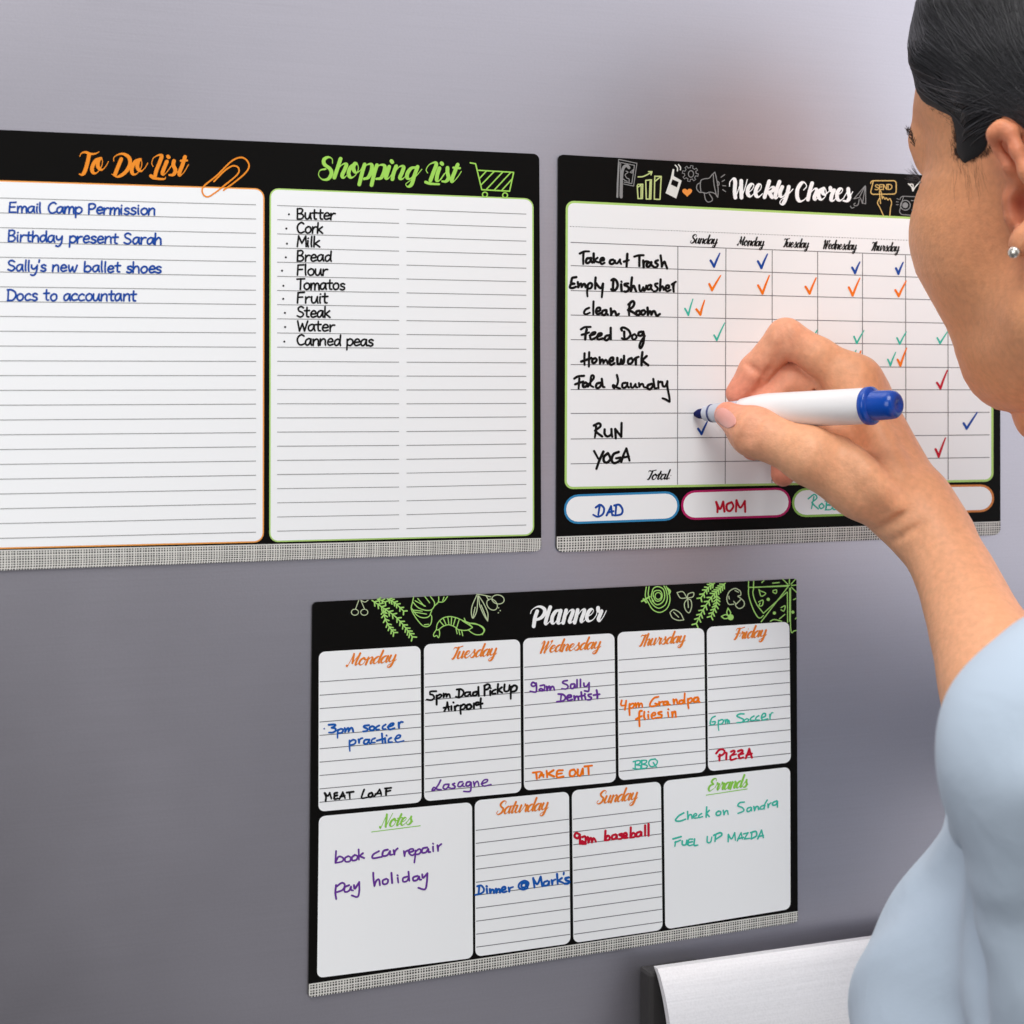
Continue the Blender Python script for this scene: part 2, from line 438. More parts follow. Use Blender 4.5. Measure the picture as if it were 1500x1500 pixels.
# handwriting and brush headings followed stroke by stroke: (enlargement origin x, y, scale), pen width, brush contrast, strokes
TR = {
 "To Do List": ((100, 200, 7.895), 5.6, .22, "135,228 152,193 200,182 260,202 320,196 355,176;242,205 222,300 192,400 162,440 130,435;380,252 320,275 275,360 290,420 335,415 385,345 395,280 372,250 345,290 345,350 385,385 430,350 465,288;612,260 575,350 540,440;525,285 530,240 580,207 640,202 700,240 715,310 680,390 620,445 560,465 505,435;835,264 775,290 735,370 745,430 790,430 840,365 850,295 828,262 805,300 800,360 840,400 885,365 920,305;980,345 965,310 985,250 1040,217 1080,222 1060,290 1020,390 1000,470;955,455 990,480 1060,490 1115,490 1125,468;1140,290 1110,360 1090,420 1105,440 1145,405 1190,340;1152,230 1162,240;1145,405 1200,330 1222,282* 1215,330 1240,390 1215,440 1170,445;1225,432 1290,392;1350,235 1320,330 1285,420 1295,450 1340,410 1390,325;1300,280 1375,277"),
 "Shopping List": ((455, 215, 6.383), 5.6, .22, "205,155 200,112 165,97 125,120 130,165 180,205 195,250 165,300 110,305 75,265 90,220 140,208;280,112 255,190 222,288* 250,220 295,167 335,162 320,210 295,265 310,290 350,255 375,215;425,157 375,190 355,250 375,288 415,270 445,215 440,168 415,152 400,200 420,240 460,225 490,180;505,165 480,250 455,352;490,210 530,167 570,167 570,220 540,285 500,300;540,280 600,215;620,172 595,250 570,358;605,215 645,172 690,177 690,225 660,290 615,300;660,285 720,215;735,187 715,250 705,293 730,293 775,235;755,133 764,144;800,182 775,250 765,303* 790,240 830,187 870,187 855,240 835,290 860,300 905,255;985,192 940,202 905,250 905,293 940,293 985,220 1000,187* 970,270 945,350 910,373 890,350 925,320 985,275 1040,210;1095,245 1080,215 1110,167 1160,147 1175,167 1150,235 1120,315;1075,330 1120,345 1200,350;1205,200 1185,260 1180,313 1205,313 1250,250;1223,153 1232,162;1215,310 1265,235 1280,197* 1280,245 1290,290 1265,323 1230,323;1275,310 1320,285;1375,167 1345,240 1320,310 1330,328 1370,290 1410,230;1335,195 1395,200"),
 "Weekly Chores": ((1055, 240, 7.317), 5.6, .25, "100,240 105,192 145,157 160,200 155,290 162,362* 190,290 225,182* 225,280 228,362* 265,260 290,168;300,310 345,270 360,227 335,217 300,260 295,320 325,350 370,310;380,320 430,275 440,232 415,222 385,270 380,330 410,355 455,320;525,187 500,270 475,358* 500,300 545,252 575,257 560,290 515,305* 540,330 560,365 600,340;635,192 605,280 590,350 605,368 640,330;665,247 640,310 650,350 680,345 715,290 735,247* 715,330 690,400 665,433 640,420 655,385 710,345 745,310 780,270;895,280 925,242 905,202 870,207 830,270 825,350 850,400 900,385 950,330;985,207 960,290 940,383* 970,310 1015,267 1035,290 1010,355 1020,385 1060,350;1110,262 1065,290 1055,350 1085,383 1125,350 1135,290 1112,262 1095,300 1120,330 1160,300;1165,300 1180,257* 1190,290 1220,282* 1195,340 1190,385 1215,393 1250,355;1250,340 1300,305 1310,272 1285,267 1255,310 1255,370 1285,393 1325,365;1320,370 1360,300 1372,268* 1375,310 1385,360 1360,398 1320,395;1370,385 1420,300"),
 "Planner": ((765, 875, 10.714), 5.4, .22, "235,218 200,320 180,455;130,255 150,202 220,153 290,148 350,190 345,260 290,325 210,355;440,153 400,270 367,390 382,422 440,370 480,300;600,203 530,217 475,300 467,388 502,408 560,330 605,208* 580,300 562,385 582,412 640,370 680,300;690,203 665,300 642,402* 690,290 750,208 795,203 785,260 747,360 752,398 800,370 850,290;870,198 850,290 822,398* 870,290 930,203 975,193 965,250 932,340 932,388 980,360 1020,300;1010,300 1080,270 1118,212 1090,183 1040,230 1012,320 1042,372 1110,350 1170,270;1165,270 1190,163* 1195,220 1245,217* 1215,290 1197,340 1217,372 1270,310 1320,210"),
 "Take out Trash": ((830, 360, 8.8235), 3.4, 1, "170,100 230,74 292,72;218,90 215,160 215,235;305,160 265,165 250,205 270,225 305,200 315,157* 315,195 335,215;350,100 350,160 355,215;400,155 360,185* 385,205 420,215;435,190 480,185 475,157 445,165 435,205 455,235 490,220;600,180 565,190 560,225 590,235 620,210 605,180;625,190 630,220 655,225 675,200 690,177* 690,205 705,235;785,105 780,190 775,270;740,205 775,195 805,185;875,140 930,124 995,122;942,135 940,200 940,262;990,190 992,240 995,280* 1000,220 1030,200 1060,205;1080,215 1045,225 1035,260 1060,270 1090,240 1095,212* 1095,245 1120,265;1180,187 1150,200 1150,220 1180,245 1160,275 1125,275;1215,125 1225,200 1230,270* 1245,230 1265,205 1280,240 1300,293"),
 "Empty Dishwasher": ((830, 360, 8.8235), 3.4, 1, "125,405 75,415 62,450* 60,480 100,490* 55,500 45,538 80,545 120,530;145,470 150,510 150,535* 170,500 190,490 195,530* 215,500 235,495 245,535;275,510 265,590 270,655;260,520 300,482 330,500 315,545 280,555;375,410 370,480 370,555;378,480 415,530 445,545 470,490* 465,560 455,665;580,445 610,430 645,455 660,510 640,560 600,580 578,562;605,450 600,510 600,575;705,500 708,550 712,585;708,463 713,468;795,487 755,492 750,510 795,530 800,570 770,593 745,590;845,410 835,500 830,585* 850,530 870,520 885,555 900,590;940,510 945,570 965,585 990,537* 1000,580 1020,560 1030,515;1085,505 1050,520 1045,560 1075,560 1095,525 1095,510* 1090,550 1110,575;1175,487 1145,495 1150,520 1175,545 1165,580 1125,590;1215,435 1210,510 1205,580* 1225,530 1245,530 1255,570;1280,550 1320,545 1320,512 1290,517 1275,555 1300,588 1345,570;1385,490 1380,540 1385,593;1360,500 1385,482 1412,465"),
 "clean Room": ((830, 360, 8.8235), 3.5, 1, "290,802 245,825 225,865 250,885 300,865;348,720 345,800 345,890;380,855 430,835 430,802 395,807 380,850 400,885 445,870;500,830 465,845 460,885 490,895 515,860 515,832* 515,870 535,890;570,810 575,850 575,895* 590,860 620,845 635,870 645,900 675,880;820,745 805,820 808,898;800,760 850,717 875,740 855,790 795,830* 850,855 900,888;940,840 905,850 900,885 930,895 955,865 940,842;1000,832 970,845 965,880 995,890 1020,855 1002,832;1045,800 1050,850 1050,893* 1065,855 1085,850 1095,890* 1115,850 1140,852 1165,905 1205,882"),
 "Feed Dog": ((830, 470, 8.8235), 3.5, 1, "185,110 235,82 310,78;260,110 245,180 240,240;195,180 250,165 290,150;300,190 360,170 370,147 330,157 305,200 320,240 370,220;390,205 445,185 450,162 415,167 395,215 415,240 465,225;555,185 510,195 490,235 520,250 555,215 570,182;570,90 570,160 572,240;715,125 705,97 740,87 800,120 825,180 790,225 745,240 715,225;745,140 745,190 750,230;880,172 850,190 850,230 880,240 905,205 882,172;970,140 935,150 930,185 965,190 990,152 990,140* 1000,200 990,290 960,350 942,330 960,270 1010,195"),
 "Homework": ((830, 470, 8.8235), 3.5, 1, "232,420 230,500 232,568;292,405 290,490 288,590;190,525 250,505 320,480;370,482 335,500 335,540 365,540 390,505 372,482;425,470 430,520 430,550* 450,510 465,500 475,545* 495,510 515,510 530,550;545,530 595,515 600,477 570,482 550,530 575,568 620,545;655,480 660,550 690,555 705,500* 715,550 740,530 742,452;840,480 800,500 795,545 825,555 855,520 842,482;895,480 895,530 895,565;870,500 900,477 930,465;980,405 970,490 968,573;1035,455 975,510* 1010,540 1055,573"),
 "Fold Laundry": ((830, 470, 8.8235), 3.4, 1, "100,745 150,717 225,710;165,745 160,810 155,878;110,820 165,800 215,785;245,797 215,815 215,850 245,850 270,820 247,797;275,850 310,790 350,740 345,707 320,712 310,770 310,830 345,855;440,800 395,810 380,850 405,870 440,840 455,802;455,750 462,810 470,850 490,855;650,700 665,770 650,830 615,868* 600,850 605,830 650,860 690,875;765,800 725,810 720,855 750,865 780,835 785,802* 785,840 805,860;830,810 835,855 860,860 890,817* 895,850 915,860;935,805 940,850* 960,820 985,817 1000,855 1030,860;1100,815 1055,830 1045,870 1080,883 1110,850 1120,817;1120,750 1130,820 1140,870 1165,870;1185,780 1185,830 1188,868;1185,802 1218,785;1235,790 1245,840 1275,845 1300,790;1302,780 1302,850 1330,1000 1330,1043* 1280,1015 1240,1000"),
 "RUN": ((840, 600, 5.357), 3.5, 1, "160,125 200,107 212,130 170,165* 190,185 225,210;178,130 175,170 168,218;245,155 245,190 265,210 295,195 298,152* 300,190 305,213;328,152 332,225;330,155 375,212* 378,105"),
 "YOGA": ((840, 600, 5.357), 3.5, 1, "162,325 195,385;235,330 205,395 180,465;270,342 240,370 240,405 265,415 290,385 272,342;355,332 315,350 300,395 320,420 360,402 370,377* 335,382;375,410 395,350 415,305* 430,360 440,400;385,377 435,367"),
 "DAD": ((840, 600, 5.357), 2.9, 1, "175,768 210,747 240,775 230,820 190,840 155,825;205,760 195,825;260,830 280,790 295,757* 300,800 305,830;270,807 315,797;320,752 360,747 385,785 375,820 330,830 305,825;335,757 330,825"),
 "MOM": ((840, 600, 5.357), 3.1, 1, "1120,725 1130,765 1130,805;1120,725 1150,780 1175,722* 1185,800;1240,727 1205,745 1205,785 1230,795 1255,760 1242,727;1280,712 1275,800;1280,715 1310,770 1345,717* 1348,803"),
 "ROBERT": ((980, 440, 3.0), 1.9, 1, "637,862 626,915;612,872 638,853 650,868 628,888* 640,902 656,916;672,892 660,903 668,915 681,905 672,892;694,880 689,920;686,882 712,878 708,895 691,900* 718,902 712,918 686,921;742,885 726,888 722,918 747,915;724,902 741,899;760,884 756,918;754,886 776,882 774,898 758,903* 782,916;792,882 818,880;804,882 802,914"),
 "3pm soccer": ((460, 1050, 10.0), 2.7, 1, "215,117 300,112 310,130 260,160* 310,170 315,205 270,230 220,230;350,190 345,250 345,310;345,205 390,177 425,190 410,230 365,240;450,165 460,205 455,220* 485,172 505,167 505,215* 535,167 560,167 575,215;805,122 745,130 730,150 780,175 775,205 720,215;850,137 815,160 825,195 865,195 890,160 860,137;955,127 915,150 910,185 955,185;1050,112 1010,140 1005,175 1050,180;1080,150 1150,125 1165,97 1125,102 1085,150 1110,185 1180,165;1240,85 1240,130 1245,160* 1245,110 1270,77 1300,77"),
 "practice": ((460, 1050, 10.0), 2.7, 1, "520,345 520,430 525,500;520,370 570,337 610,350 595,395 530,415;650,330 660,382* 665,340 690,317 710,312;790,332 745,340 730,385 770,395 805,350 810,332* 805,375 830,390;895,312 850,335 845,375 895,375;995,245 1000,320 1005,385;920,350 990,330 1040,320;1040,312 1045,380;1062,273 1067,277;1130,307 1095,330 1095,370 1145,370;1185,325 1250,305 1265,272 1225,272 1190,320 1215,370 1315,350"),
 "MEAT LOAF": ((460, 1050, 10.0), 2.7, 1, "155,1115 175,1170 170,1235;160,1115 200,1160 230,1112* 255,1200;340,1112 300,1122 300,1160* 340,1150* 300,1165 300,1205 350,1195;370,1205 400,1150 420,1102* 440,1150 455,1195;385,1170 450,1155;480,1110 580,1097;520,1105 525,1200;735,1065 710,1130 700,1190 780,1180;845,1112 805,1130 800,1165 830,1175 860,1145 847,1112;880,1165 930,1110 960,1062* 980,1110 985,1150;900,1130 975,1120;1040,1050 1130,1040;1060,1050 1055,1100 1055,1145;1055,1095 1120,1080"),
 "5pm Dad PickUp": ((615, 990, 8.333), 3.0, 1, "200,187 130,192 125,225* 160,235 175,270 140,295 85,290;205,240 205,290 205,350;205,250 245,227 265,240 245,265 210,275;290,217 290,260* 305,227 325,222 325,255* 340,227 360,227 370,265;450,167 500,162 535,195 520,240 480,265 440,255;480,172 475,255;600,197 560,205 550,240 580,245 610,215 615,197* 615,230 630,245;700,192 655,205 650,235 680,240 710,205;715,135 715,190 720,245;790,125 790,180 790,240;785,122 830,102 855,125 830,160 795,170;860,185 860,235;863,148 867,152;925,167 890,185 885,215 925,215;955,100 950,160 950,210;1000,140 955,175* 980,190 1005,205;1035,105 1030,170 1050,190 1085,175 1095,112;1115,130 1110,200 1110,280;1115,147 1150,117 1185,135 1170,180 1120,195"),
 "Airport": ((615, 990, 8.333), 3.0, 1, "300,430 325,380 335,322* 345,380 355,420;290,390 360,377;385,370 385,415;408,323 412,327;425,375 430,420* 430,385 455,362 475,362;500,360 495,410 500,465;500,372 535,347 555,365 540,400 505,410;610,347 575,360 575,400 605,405 630,375 612,347;660,337 660,395* 662,355 690,327 715,322;745,275 740,340 745,395;690,357 765,337"),
 "Lasagne": ((615, 990, 8.333), 2.3, 1, "255,1272 225,1330 180,1393* 150,1400 170,1362 215,1385 260,1390;345,1322 300,1330 285,1370 320,1380 350,1345 355,1322* 350,1360 375,1370;425,1312 400,1325 430,1350 420,1370 385,1375;520,1292 480,1300 465,1345 500,1350 530,1312* 520,1340 545,1350;610,1292 575,1300 565,1340 600,1340 625,1302* 625,1360 610,1410 535,1410;655,1292 665,1345* 675,1310 700,1287 715,1310 720,1345;750,1320 815,1295 825,1267 785,1272 755,1315 785,1345 870,1325"),
 "9am Sally": ((765, 985, 9.09), 2.6, 1, "175,147 140,132 120,165 145,185 185,165 185,142* 190,200 180,260 105,250;240,177 290,167 300,190 290,240* 250,215 225,235 260,245 300,235;325,187 330,240* 345,195 365,187 370,235* 390,192 415,192 430,235;600,107 550,117 540,140 595,165 610,195 580,220 525,215;690,152 650,160 645,205 680,210 700,162* 705,200;730,97 730,195;775,92 775,190;820,142 825,180 855,185 890,137* 890,200 880,250 830,245"),
 "Dentist": ((765, 985, 9.09), 2.6, 1, "480,287 540,292 575,330 550,375 460,390;520,295 510,380;595,340 650,325 645,302 610,307 595,345 620,375 665,360;690,312 695,365* 710,325 740,322 750,360;785,262 795,360;745,322 830,305;835,317 845,360;833,285 837,289;920,287 880,297 890,320 920,335 910,360 870,365;990,235 1000,290 1000,345;950,302 1030,290"),
 "TAKE OUT": ((765, 985, 9.09), 2.9, 1, "140,1335 240,1320;185,1330 195,1415;225,1400 258,1330* 285,1392;235,1372 285,1365;325,1312 332,1395;415,1302 340,1350* 425,1385;540,1302 470,1312 465,1395 550,1385;470,1352 530,1342;690,1292 640,1310 635,1370 680,1380 710,1335 692,1292;740,1292 740,1360 775,1370 805,1282* 810,1355;830,1252 930,1240;880,1252 885,1355"),
 "4pm Grandpa": ((900, 1005, 10.714), 2.8, 1, "115,225 105,300 185,300;185,230 175,300 165,370;240,280 235,370 240,455;240,300 290,272 310,300 285,340 240,345;330,267 340,330* 355,280 380,267 385,325* 405,277 430,277 440,330;690,167 620,190 565,265 565,315 640,310 690,285* 640,272;700,247 710,300* 715,260 760,242;830,242 780,250 775,290 815,290 840,252* 845,285 870,290;925,207 935,280* 945,225 975,212 990,280;1085,222 1030,230 1020,270 1060,275 1095,235;1105,115 1100,200 1105,270;1155,200 1155,280 1165,350;1150,217 1200,187 1220,215 1195,255 1150,260;1310,177 1260,187 1240,235 1285,245 1320,197* 1320,235 1335,250"),
 "flies in": ((900, 1005, 10.714), 2.8, 1, "430,387 395,402 390,500 395,630;340,520 390,490 430,470;470,402 465,480 485,520;530,450 535,510;533,403 537,407;580,470 640,450 635,417 600,427 580,470 605,510 650,495;740,402 690,417 700,440 745,455 730,490 670,495;840,410 850,485;846,363 850,367;905,407 910,485* 920,422 955,402 965,485"),
 "BBQ": ((900, 1005, 10.714), 2.1, 1, "330,1180 325,1310;295,1187 390,1167 400,1210 340,1235* 410,1250 400,1300 290,1290;430,1172 425,1300;420,1167 500,1167 495,1205 435,1225* 510,1245 500,1285 420,1295;640,1142 560,1162 540,1220 580,1265 650,1240 675,1180 632,1142;610,1200 665,1280"),
 "6pm Soccer": ((1030, 1030, 11.538), 2.1, 1, "205,220 150,250 120,320 130,365 190,355 205,312 150,317;260,290 255,370 265,460;260,302 320,277 345,305 310,350 255,355;370,277 380,340* 390,290 410,277 415,335* 425,290 440,300 445,345;690,182 620,182 570,215 620,245 680,275 660,320 570,330;740,262 700,285 700,315 745,310 770,280 742,262;860,217 810,250 800,290 870,290;940,212 900,240 890,280 950,285;985,250 1050,220 1050,177 1010,182 985,245 1010,285 1090,265;1125,190 1130,275* 1135,215 1155,167 1180,162"),
 "PIZZA": ((1030, 1030, 11.538), 3.0, 1, "220,850 270,792 330,782 365,820 330,870 260,900;280,870 275,970;395,840 390,950;470,820 520,802 530,830 460,900* 470,960 560,935;480,880 560,862;590,812 650,792 665,820 600,880* 620,930 680,915;600,872 680,852;720,930 750,860 780,772* 800,850 825,920;730,882 825,852"),
 "book car repair": ((440, 1160, 4.6857), 2.6, 1, "245,406 242,450 240,485* 262,445 292,452 288,476 240,488;328,440 306,455 311,478 340,475 345,450 328,440;374,432 354,450 358,470 385,465 392,442 375,432;400,395 402,465;430,420 405,440* 438,454;540,406 500,430 498,455 560,445;600,396 570,406 565,438 595,435 615,407* 615,430 632,430;640,400 645,430* 650,406 668,387;710,406 715,440* 720,413 740,400;745,416 775,405 770,391 750,396 745,418 765,435 785,426;790,402 788,440 782,485;788,412 815,392 828,405 815,425 788,430;870,381 840,389 835,415 860,415 878,391* 880,412 892,412;910,376 912,408;910,354 913,357;940,366 945,405* 948,376 968,357"),
 "pay holiday": ((440, 1160, 4.6857), 2.6, 1, "245,640 240,690 246,735;245,652 285,624 305,640 290,672 245,690;335,640 305,655 305,685 332,680 348,650* 348,672 362,676;368,640 374,664 402,622;404,618 404,680 392,720 352,710;500,555 502,600 508,645* 520,611 540,602 546,640;590,596 566,608 569,632 595,628 602,605 590,596;625,556 630,625;668,590 672,622;666,572 669,575;735,581 706,591 706,615 730,612 745,586;742,548 748,610;805,576 776,586 776,608 800,605 815,581* 818,600 830,602;836,566 842,590 870,561;872,558 868,620 855,668 810,658"),
 "Dinner @ Mark's": ((680, 1130, 5.0), 3.0, 1, "95,841 125,836 145,865 130,890 82,905;110,846 105,898;165,860 168,892;164,841 166,843;188,862 190,890* 200,868 215,870 218,890;232,860 235,888* 245,865 260,865 262,886;275,870 300,862 298,846 280,851 275,875 290,885 310,878;325,851 330,880* 335,856 358,846;450,816 425,821 420,845 445,848 455,821* 460,845 470,816 440,801 405,821 400,850 430,865 465,855;505,781 515,850;505,786 535,825 560,771* 572,840;610,801 585,812 585,835 610,832 622,806* 622,830;640,796 645,828* 648,803 668,791;680,751 685,825;715,781 688,800* 725,815;730,742 728,755;765,776 742,783 748,798 768,805 760,820 735,822"),
 "9am baseball": ((680, 1130, 5.0), 3.2, 1, "845,461 820,451 808,475 830,490 848,466* 848,530;865,481 885,476 890,500 885,530* 865,510 858,528 890,530;905,481 910,520* 920,491 932,491 935,518* 945,491 955,496 965,515;1035,435 1030,500* 1050,471 1065,481 1060,500 1030,505;1110,461 1085,471 1085,495 1108,490 1118,466* 1120,490;1155,456 1135,463 1155,475 1150,492 1130,495;1165,475 1190,468 1185,451 1168,459 1168,485 1195,485;1220,410 1218,480* 1235,451 1252,461 1245,480 1215,485;1290,441 1265,451 1262,475 1285,472 1298,446* 1298,470;1325,395 1325,470;1350,385 1350,470"),
 "Check on Sandra": ((940, 1100, 5.356), 2.2, 1, "330,486 290,510 265,545 300,550 345,535;360,475 362,535* 370,506 390,501 395,530;405,515 430,505 425,491 408,501 408,525 440,525;470,491 450,506 450,522 478,515;510,440 505,520;530,466 508,490* 530,515;605,471 585,486 590,505 615,500 620,479 605,471;640,466 645,500* 655,476 672,469 678,498;805,401 770,406 755,430 790,445 800,470 755,490;855,441 830,451 828,475 850,470 862,446* 862,470;880,436 885,468* 895,441 912,436 918,460;960,426 935,436 930,455 955,452 968,426;985,385 965,420 962,455;990,416 992,445* 998,421 1015,406;1060,391 1030,406 1030,425 1055,420 1065,396* 1065,440"),
 "FUEL UP MAZDA": ((940, 1100, 5.356), 2.2, 1, "245,690 310,672;265,712 260,748;262,717 305,700;318,706 320,735 345,735 355,701* 358,735;400,691 370,696 368,740 405,735;370,718 398,712;415,691 412,740 440,738;515,671 515,715 540,715 550,676;580,661 575,710;565,662 615,641 628,660 585,690;680,656 678,712;680,656 705,690 730,641* 735,700;750,705 770,660 780,641* 790,690;755,690 800,677;800,651 835,641* 805,690* 850,685;865,641 860,690;855,641 895,631 900,665 860,690;910,690 930,645 940,621* 955,680;915,672 955,662"),
}


def trace(key, off):
    (x0, y0, s_), w, br_, strokes = TR[key]
    ink = Ink(off)
    rnd = random.Random(key)
    for st in strokes.split(';'):
        ww = w * (1.10 + rnd.uniform(-.12, .10) if br_ == 1 else 1)
        for pc in pieces(parse(st)):
            ink.ribbon([(x0 + p[0] / s_, y0 + p[1] / s_) for p in pc], ww, br_, taper=rnd.uniform(0, .22) if br_ == 1 else 0)
    return ink


# ------------------------------------------------------------------ the fridge: door sheet and bar handle
def steel(name, rgb, rough, metal, aniso=0.0, grain=0.02, bump=0.04):
    m = bpy.data.materials.new(name)
    m.use_nodes = True
    n, l = m.node_tree.nodes, m.node_tree.links
    p = n["Principled BSDF"]
    p.inputs["Metallic"].default_value = metal
    p.inputs["Roughness"].default_value = rough
    tc = n.new("ShaderNodeTexCoord")
    mp = n.new("ShaderNodeMapping")
    mp.inputs["Scale"].default_value = (14, 14, 1100)
    l.new(tc.outputs["Object"], mp.inputs["Vector"])
    t = n.new("ShaderNodeTexNoise")
    t.inputs["Scale"].default_value = 1.0
    t.inputs["Detail"].default_value = 5
    l.new(mp.outputs[0], t.inputs["Vector"])
    t2 = n.new("ShaderNodeTexNoise")
    t2.inputs["Scale"].default_value = 900
    t2.inputs["Detail"].default_value = 2
    l.new(tc.outputs["Object"], t2.inputs["Vector"])
    ad = n.new("ShaderNodeMath")
    ad.operation = 'ADD'
    l.new(t.outputs["Fac"], ad.inputs[0])
    l.new(t2.outputs["Fac"], ad.inputs[1])
    t3 = n.new("ShaderNodeTexNoise")
    t3.inputs["Scale"].default_value = 7
    t3.inputs["Detail"].default_value = 5
    l.new(tc.outputs["Object"], t3.inputs["Vector"])
    rr = n.new("ShaderNodeMapRange")
    rr.inputs["From Min"].default_value = 0.35
    rr.inputs["From Max"].default_value = 0.65
    rr.inputs["To Min"].default_value = rough - 0.03
    rr.inputs["To Max"].default_value = rough + 0.04
    l.new(t3.outputs["Fac"], rr.inputs["Value"])
    l.new(rr.outputs[0], p.inputs["Roughness"])
    mr = n.new("ShaderNodeMapRange")
    mr.inputs["From Min"].default_value = 0.7
    mr.inputs["From Max"].default_value = 1.3
    l.new(ad.outputs[0], mr.inputs["Value"])
    mx = n.new("ShaderNodeMix")
    mx.data_type = 'RGBA'
    c = lin(rgb)
    mx.inputs[6].default_value = tuple(v * (1 - grain) for v in c) + (1,)
    mx.inputs[7].default_value = tuple(v * (1 + grain) for v in c) + (1,)
    l.new(mr.outputs[0], mx.inputs[0])
    l.new(mx.outputs[2], p.inputs["Base Color"])
    b = n.new("ShaderNodeBump")
    b.inputs["Strength"].default_value = bump
    b.inputs["Distance"].default_value = 0.0004
    l.new(mr.outputs[0], b.inputs["Height"])
    l.new(b.outputs[0], p.inputs["Normal"])
    return m


M['door'] = steel("brushed_grey_steel", (190, 187, 196), 0.42, 0.91, grain=0.03, bump=0.03)
M['handle'] = steel("satin_silver", (240, 238, 240), 0.42, 0.22, grain=0.06, bump=0.05)
M['bracket'] = mat("dark_bracket", (58, 56, 56), 0.5, 0.3, noise=0.05)
M['gap'] = mat("shadow_gap", (14, 13, 13), 0.8, 0.1)

fridge = thing("refrigerator", "grey brushed steel refrigerator front with three magnetic planner boards on it", "refrigerator", on_front(750, 1100))
mb = MB()


def box(mb, x0, x1, y0, y1, z0, z1):
    v = [(x0, y0, z0), (x1, y0, z0), (x1, y1, z0), (x0, y1, z0), (x0, y0, z1), (x1, y0, z1), (x1, y1, z1), (x0, y1, z1)]
    mb.add(v, [(0, 1, 5, 4), (1, 2, 6, 5), (2, 3, 7, 6), (3, 0, 4, 7), (4, 5, 6, 7), (3, 2, 1, 0)])


box(mb, -0.75, 0.95, 0.0, 0.06, -0.75, 0.75)
door = mb.build("door", M['door'], fridge)
bv = door.modifiers.new("bevel", 'BEVEL')
bv.width = 0.006
bv.segments = 3

# handle: a wide bowed bar standing off the door, its left end cut square and dark
h0 = on_front(963, 1419, 0.016)
hz, hx = h0[2], h0[0]
outer = []
for u in np.linspace(0, 1, 26):
    outer.append((-0.016 - 0.016 * math.sin(math.pi * u) ** 0.75, hz - 0.078 * u))
inner = [(y + 0.004, z) for y, z in outer[::-1]]
sec = outer + inner
L = 0.62
mb = MB()
n = len(sec)
vs = [(hx, y, z) for y, z in sec] + [(hx + L, y, z) for y, z in sec]
fs = [(i, (i + 1) % n, n + (i + 1) % n, n + i) for i in range(n)]
m_ = len(outer)
for i in range(m_ - 1):
    fs.append((i, i + 1, n - 2 - i, n - 1 - i))
    fs.append((n + i, n + n - 1 - i, n + n - 2 - i, n + i + 1))
mb.add(vs, fs)
handle = mb.build("handle", M['handle'], fridge, smooth=True, loc=(hx, -0.036, hz - 0.06))
md = handle.modifiers.new("split", 'EDGE_SPLIT')
md.split_angle = R(40)
mb = MB()
box(mb, hx - 0.0022, hx + 0.03, -0.0122, -0.0002, hz - 0.075, hz - 0.003)
br = mb.build("bracket", M['bracket'], handle)
bv = br.modifiers.new("bevel", 'BEVEL')
bv.width = 0.002
bv.segments = 2
mb = MB()
box(mb, hx + 0.5, hx + 0.53, -0.0125, -0.0002, hz - 0.075, hz - 0.005)
mb.build("bracket", M['bracket'], handle)


# ------------------------------------------------------------------ the magnetic boards
OFF_FACE, OFF_BORDER, OFF_PANEL, OFF_RULE, OFF_INK = 0.0011, 0.00116, 0.00122, 0.00127, 0.00133


def mesh_mat(name, cols, rows):
    """bottom strip printed with a fine pale grid; laid out on the strip's own UV"""
    m = bpy.data.materials.new(name)
    m.use_nodes = True
    n, l = m.node_tree.nodes, m.node_tree.links
    p = n["Principled BSDF"]
    p.inputs["Roughness"].default_value = 0.5
    p.inputs["Specular IOR Level"].default_value = 0.2
    tc = n.new("ShaderNodeTexCoord")
    sp = n.new("ShaderNodeSeparateXYZ")
    l.new(tc.outputs["UV"], sp.inputs[0])

    def line(sock, count, seed):
        a = n.new("ShaderNodeMath"); a.operation = 'MULTIPLY'; a.inputs[1].default_value = count
        l.new(sock, a.inputs[0])
        f = n.new("ShaderNodeMath"); f.operation = 'FRACT'
        l.new(a.outputs[0], f.inputs[0])
        g = n.new("ShaderNodeMath"); g.operation = 'LESS_THAN'
        l.new(f.outputs[0], g.inputs[0])
        fl = n.new("ShaderNodeMath"); fl.operation = 'FLOOR'
        l.new(a.outputs[0], fl.inputs[0])
        wnz = n.new("ShaderNodeTexWhiteNoise"); wnz.noise_dimensions = '1D'
        ad = n.new("ShaderNodeMath"); ad.operation = 'ADD'; ad.inputs[1].default_value = seed
        l.new(fl.outputs[0], ad.inputs[0])
        l.new(ad.outputs[0], wnz.inputs["W"])
        mr = n.new("ShaderNodeMapRange")
        mr.inputs["To Min"].default_value = 0.30
        mr.inputs["To Max"].default_value = 0.56
        l.new(wnz.outputs["Value"], mr.inputs["Value"])
        l.new(mr.outputs[0], g.inputs[1])
        return g.outputs[0]

    a = line(sp.outputs[0], cols, 3.0)
    b = line(sp.outputs[1], rows, 17.0)
    mx = n.new("ShaderNodeMath"); mx.operation = 'MAXIMUM'
    l.new(a, mx.inputs[0]); l.new(b, mx.inputs[1])
    c = n.new("ShaderNodeMix"); c.data_type = 'RGBA'
    c.inputs[6].default_value = (*lin((62, 60, 58)), 1)
    c.inputs[7].default_value = (*lin((214, 212, 206)), 1)
    l.new(mx.outputs[0], c.inputs[0])
    l.new(c.outputs[2], p.inputs["Base Color"])
    return m


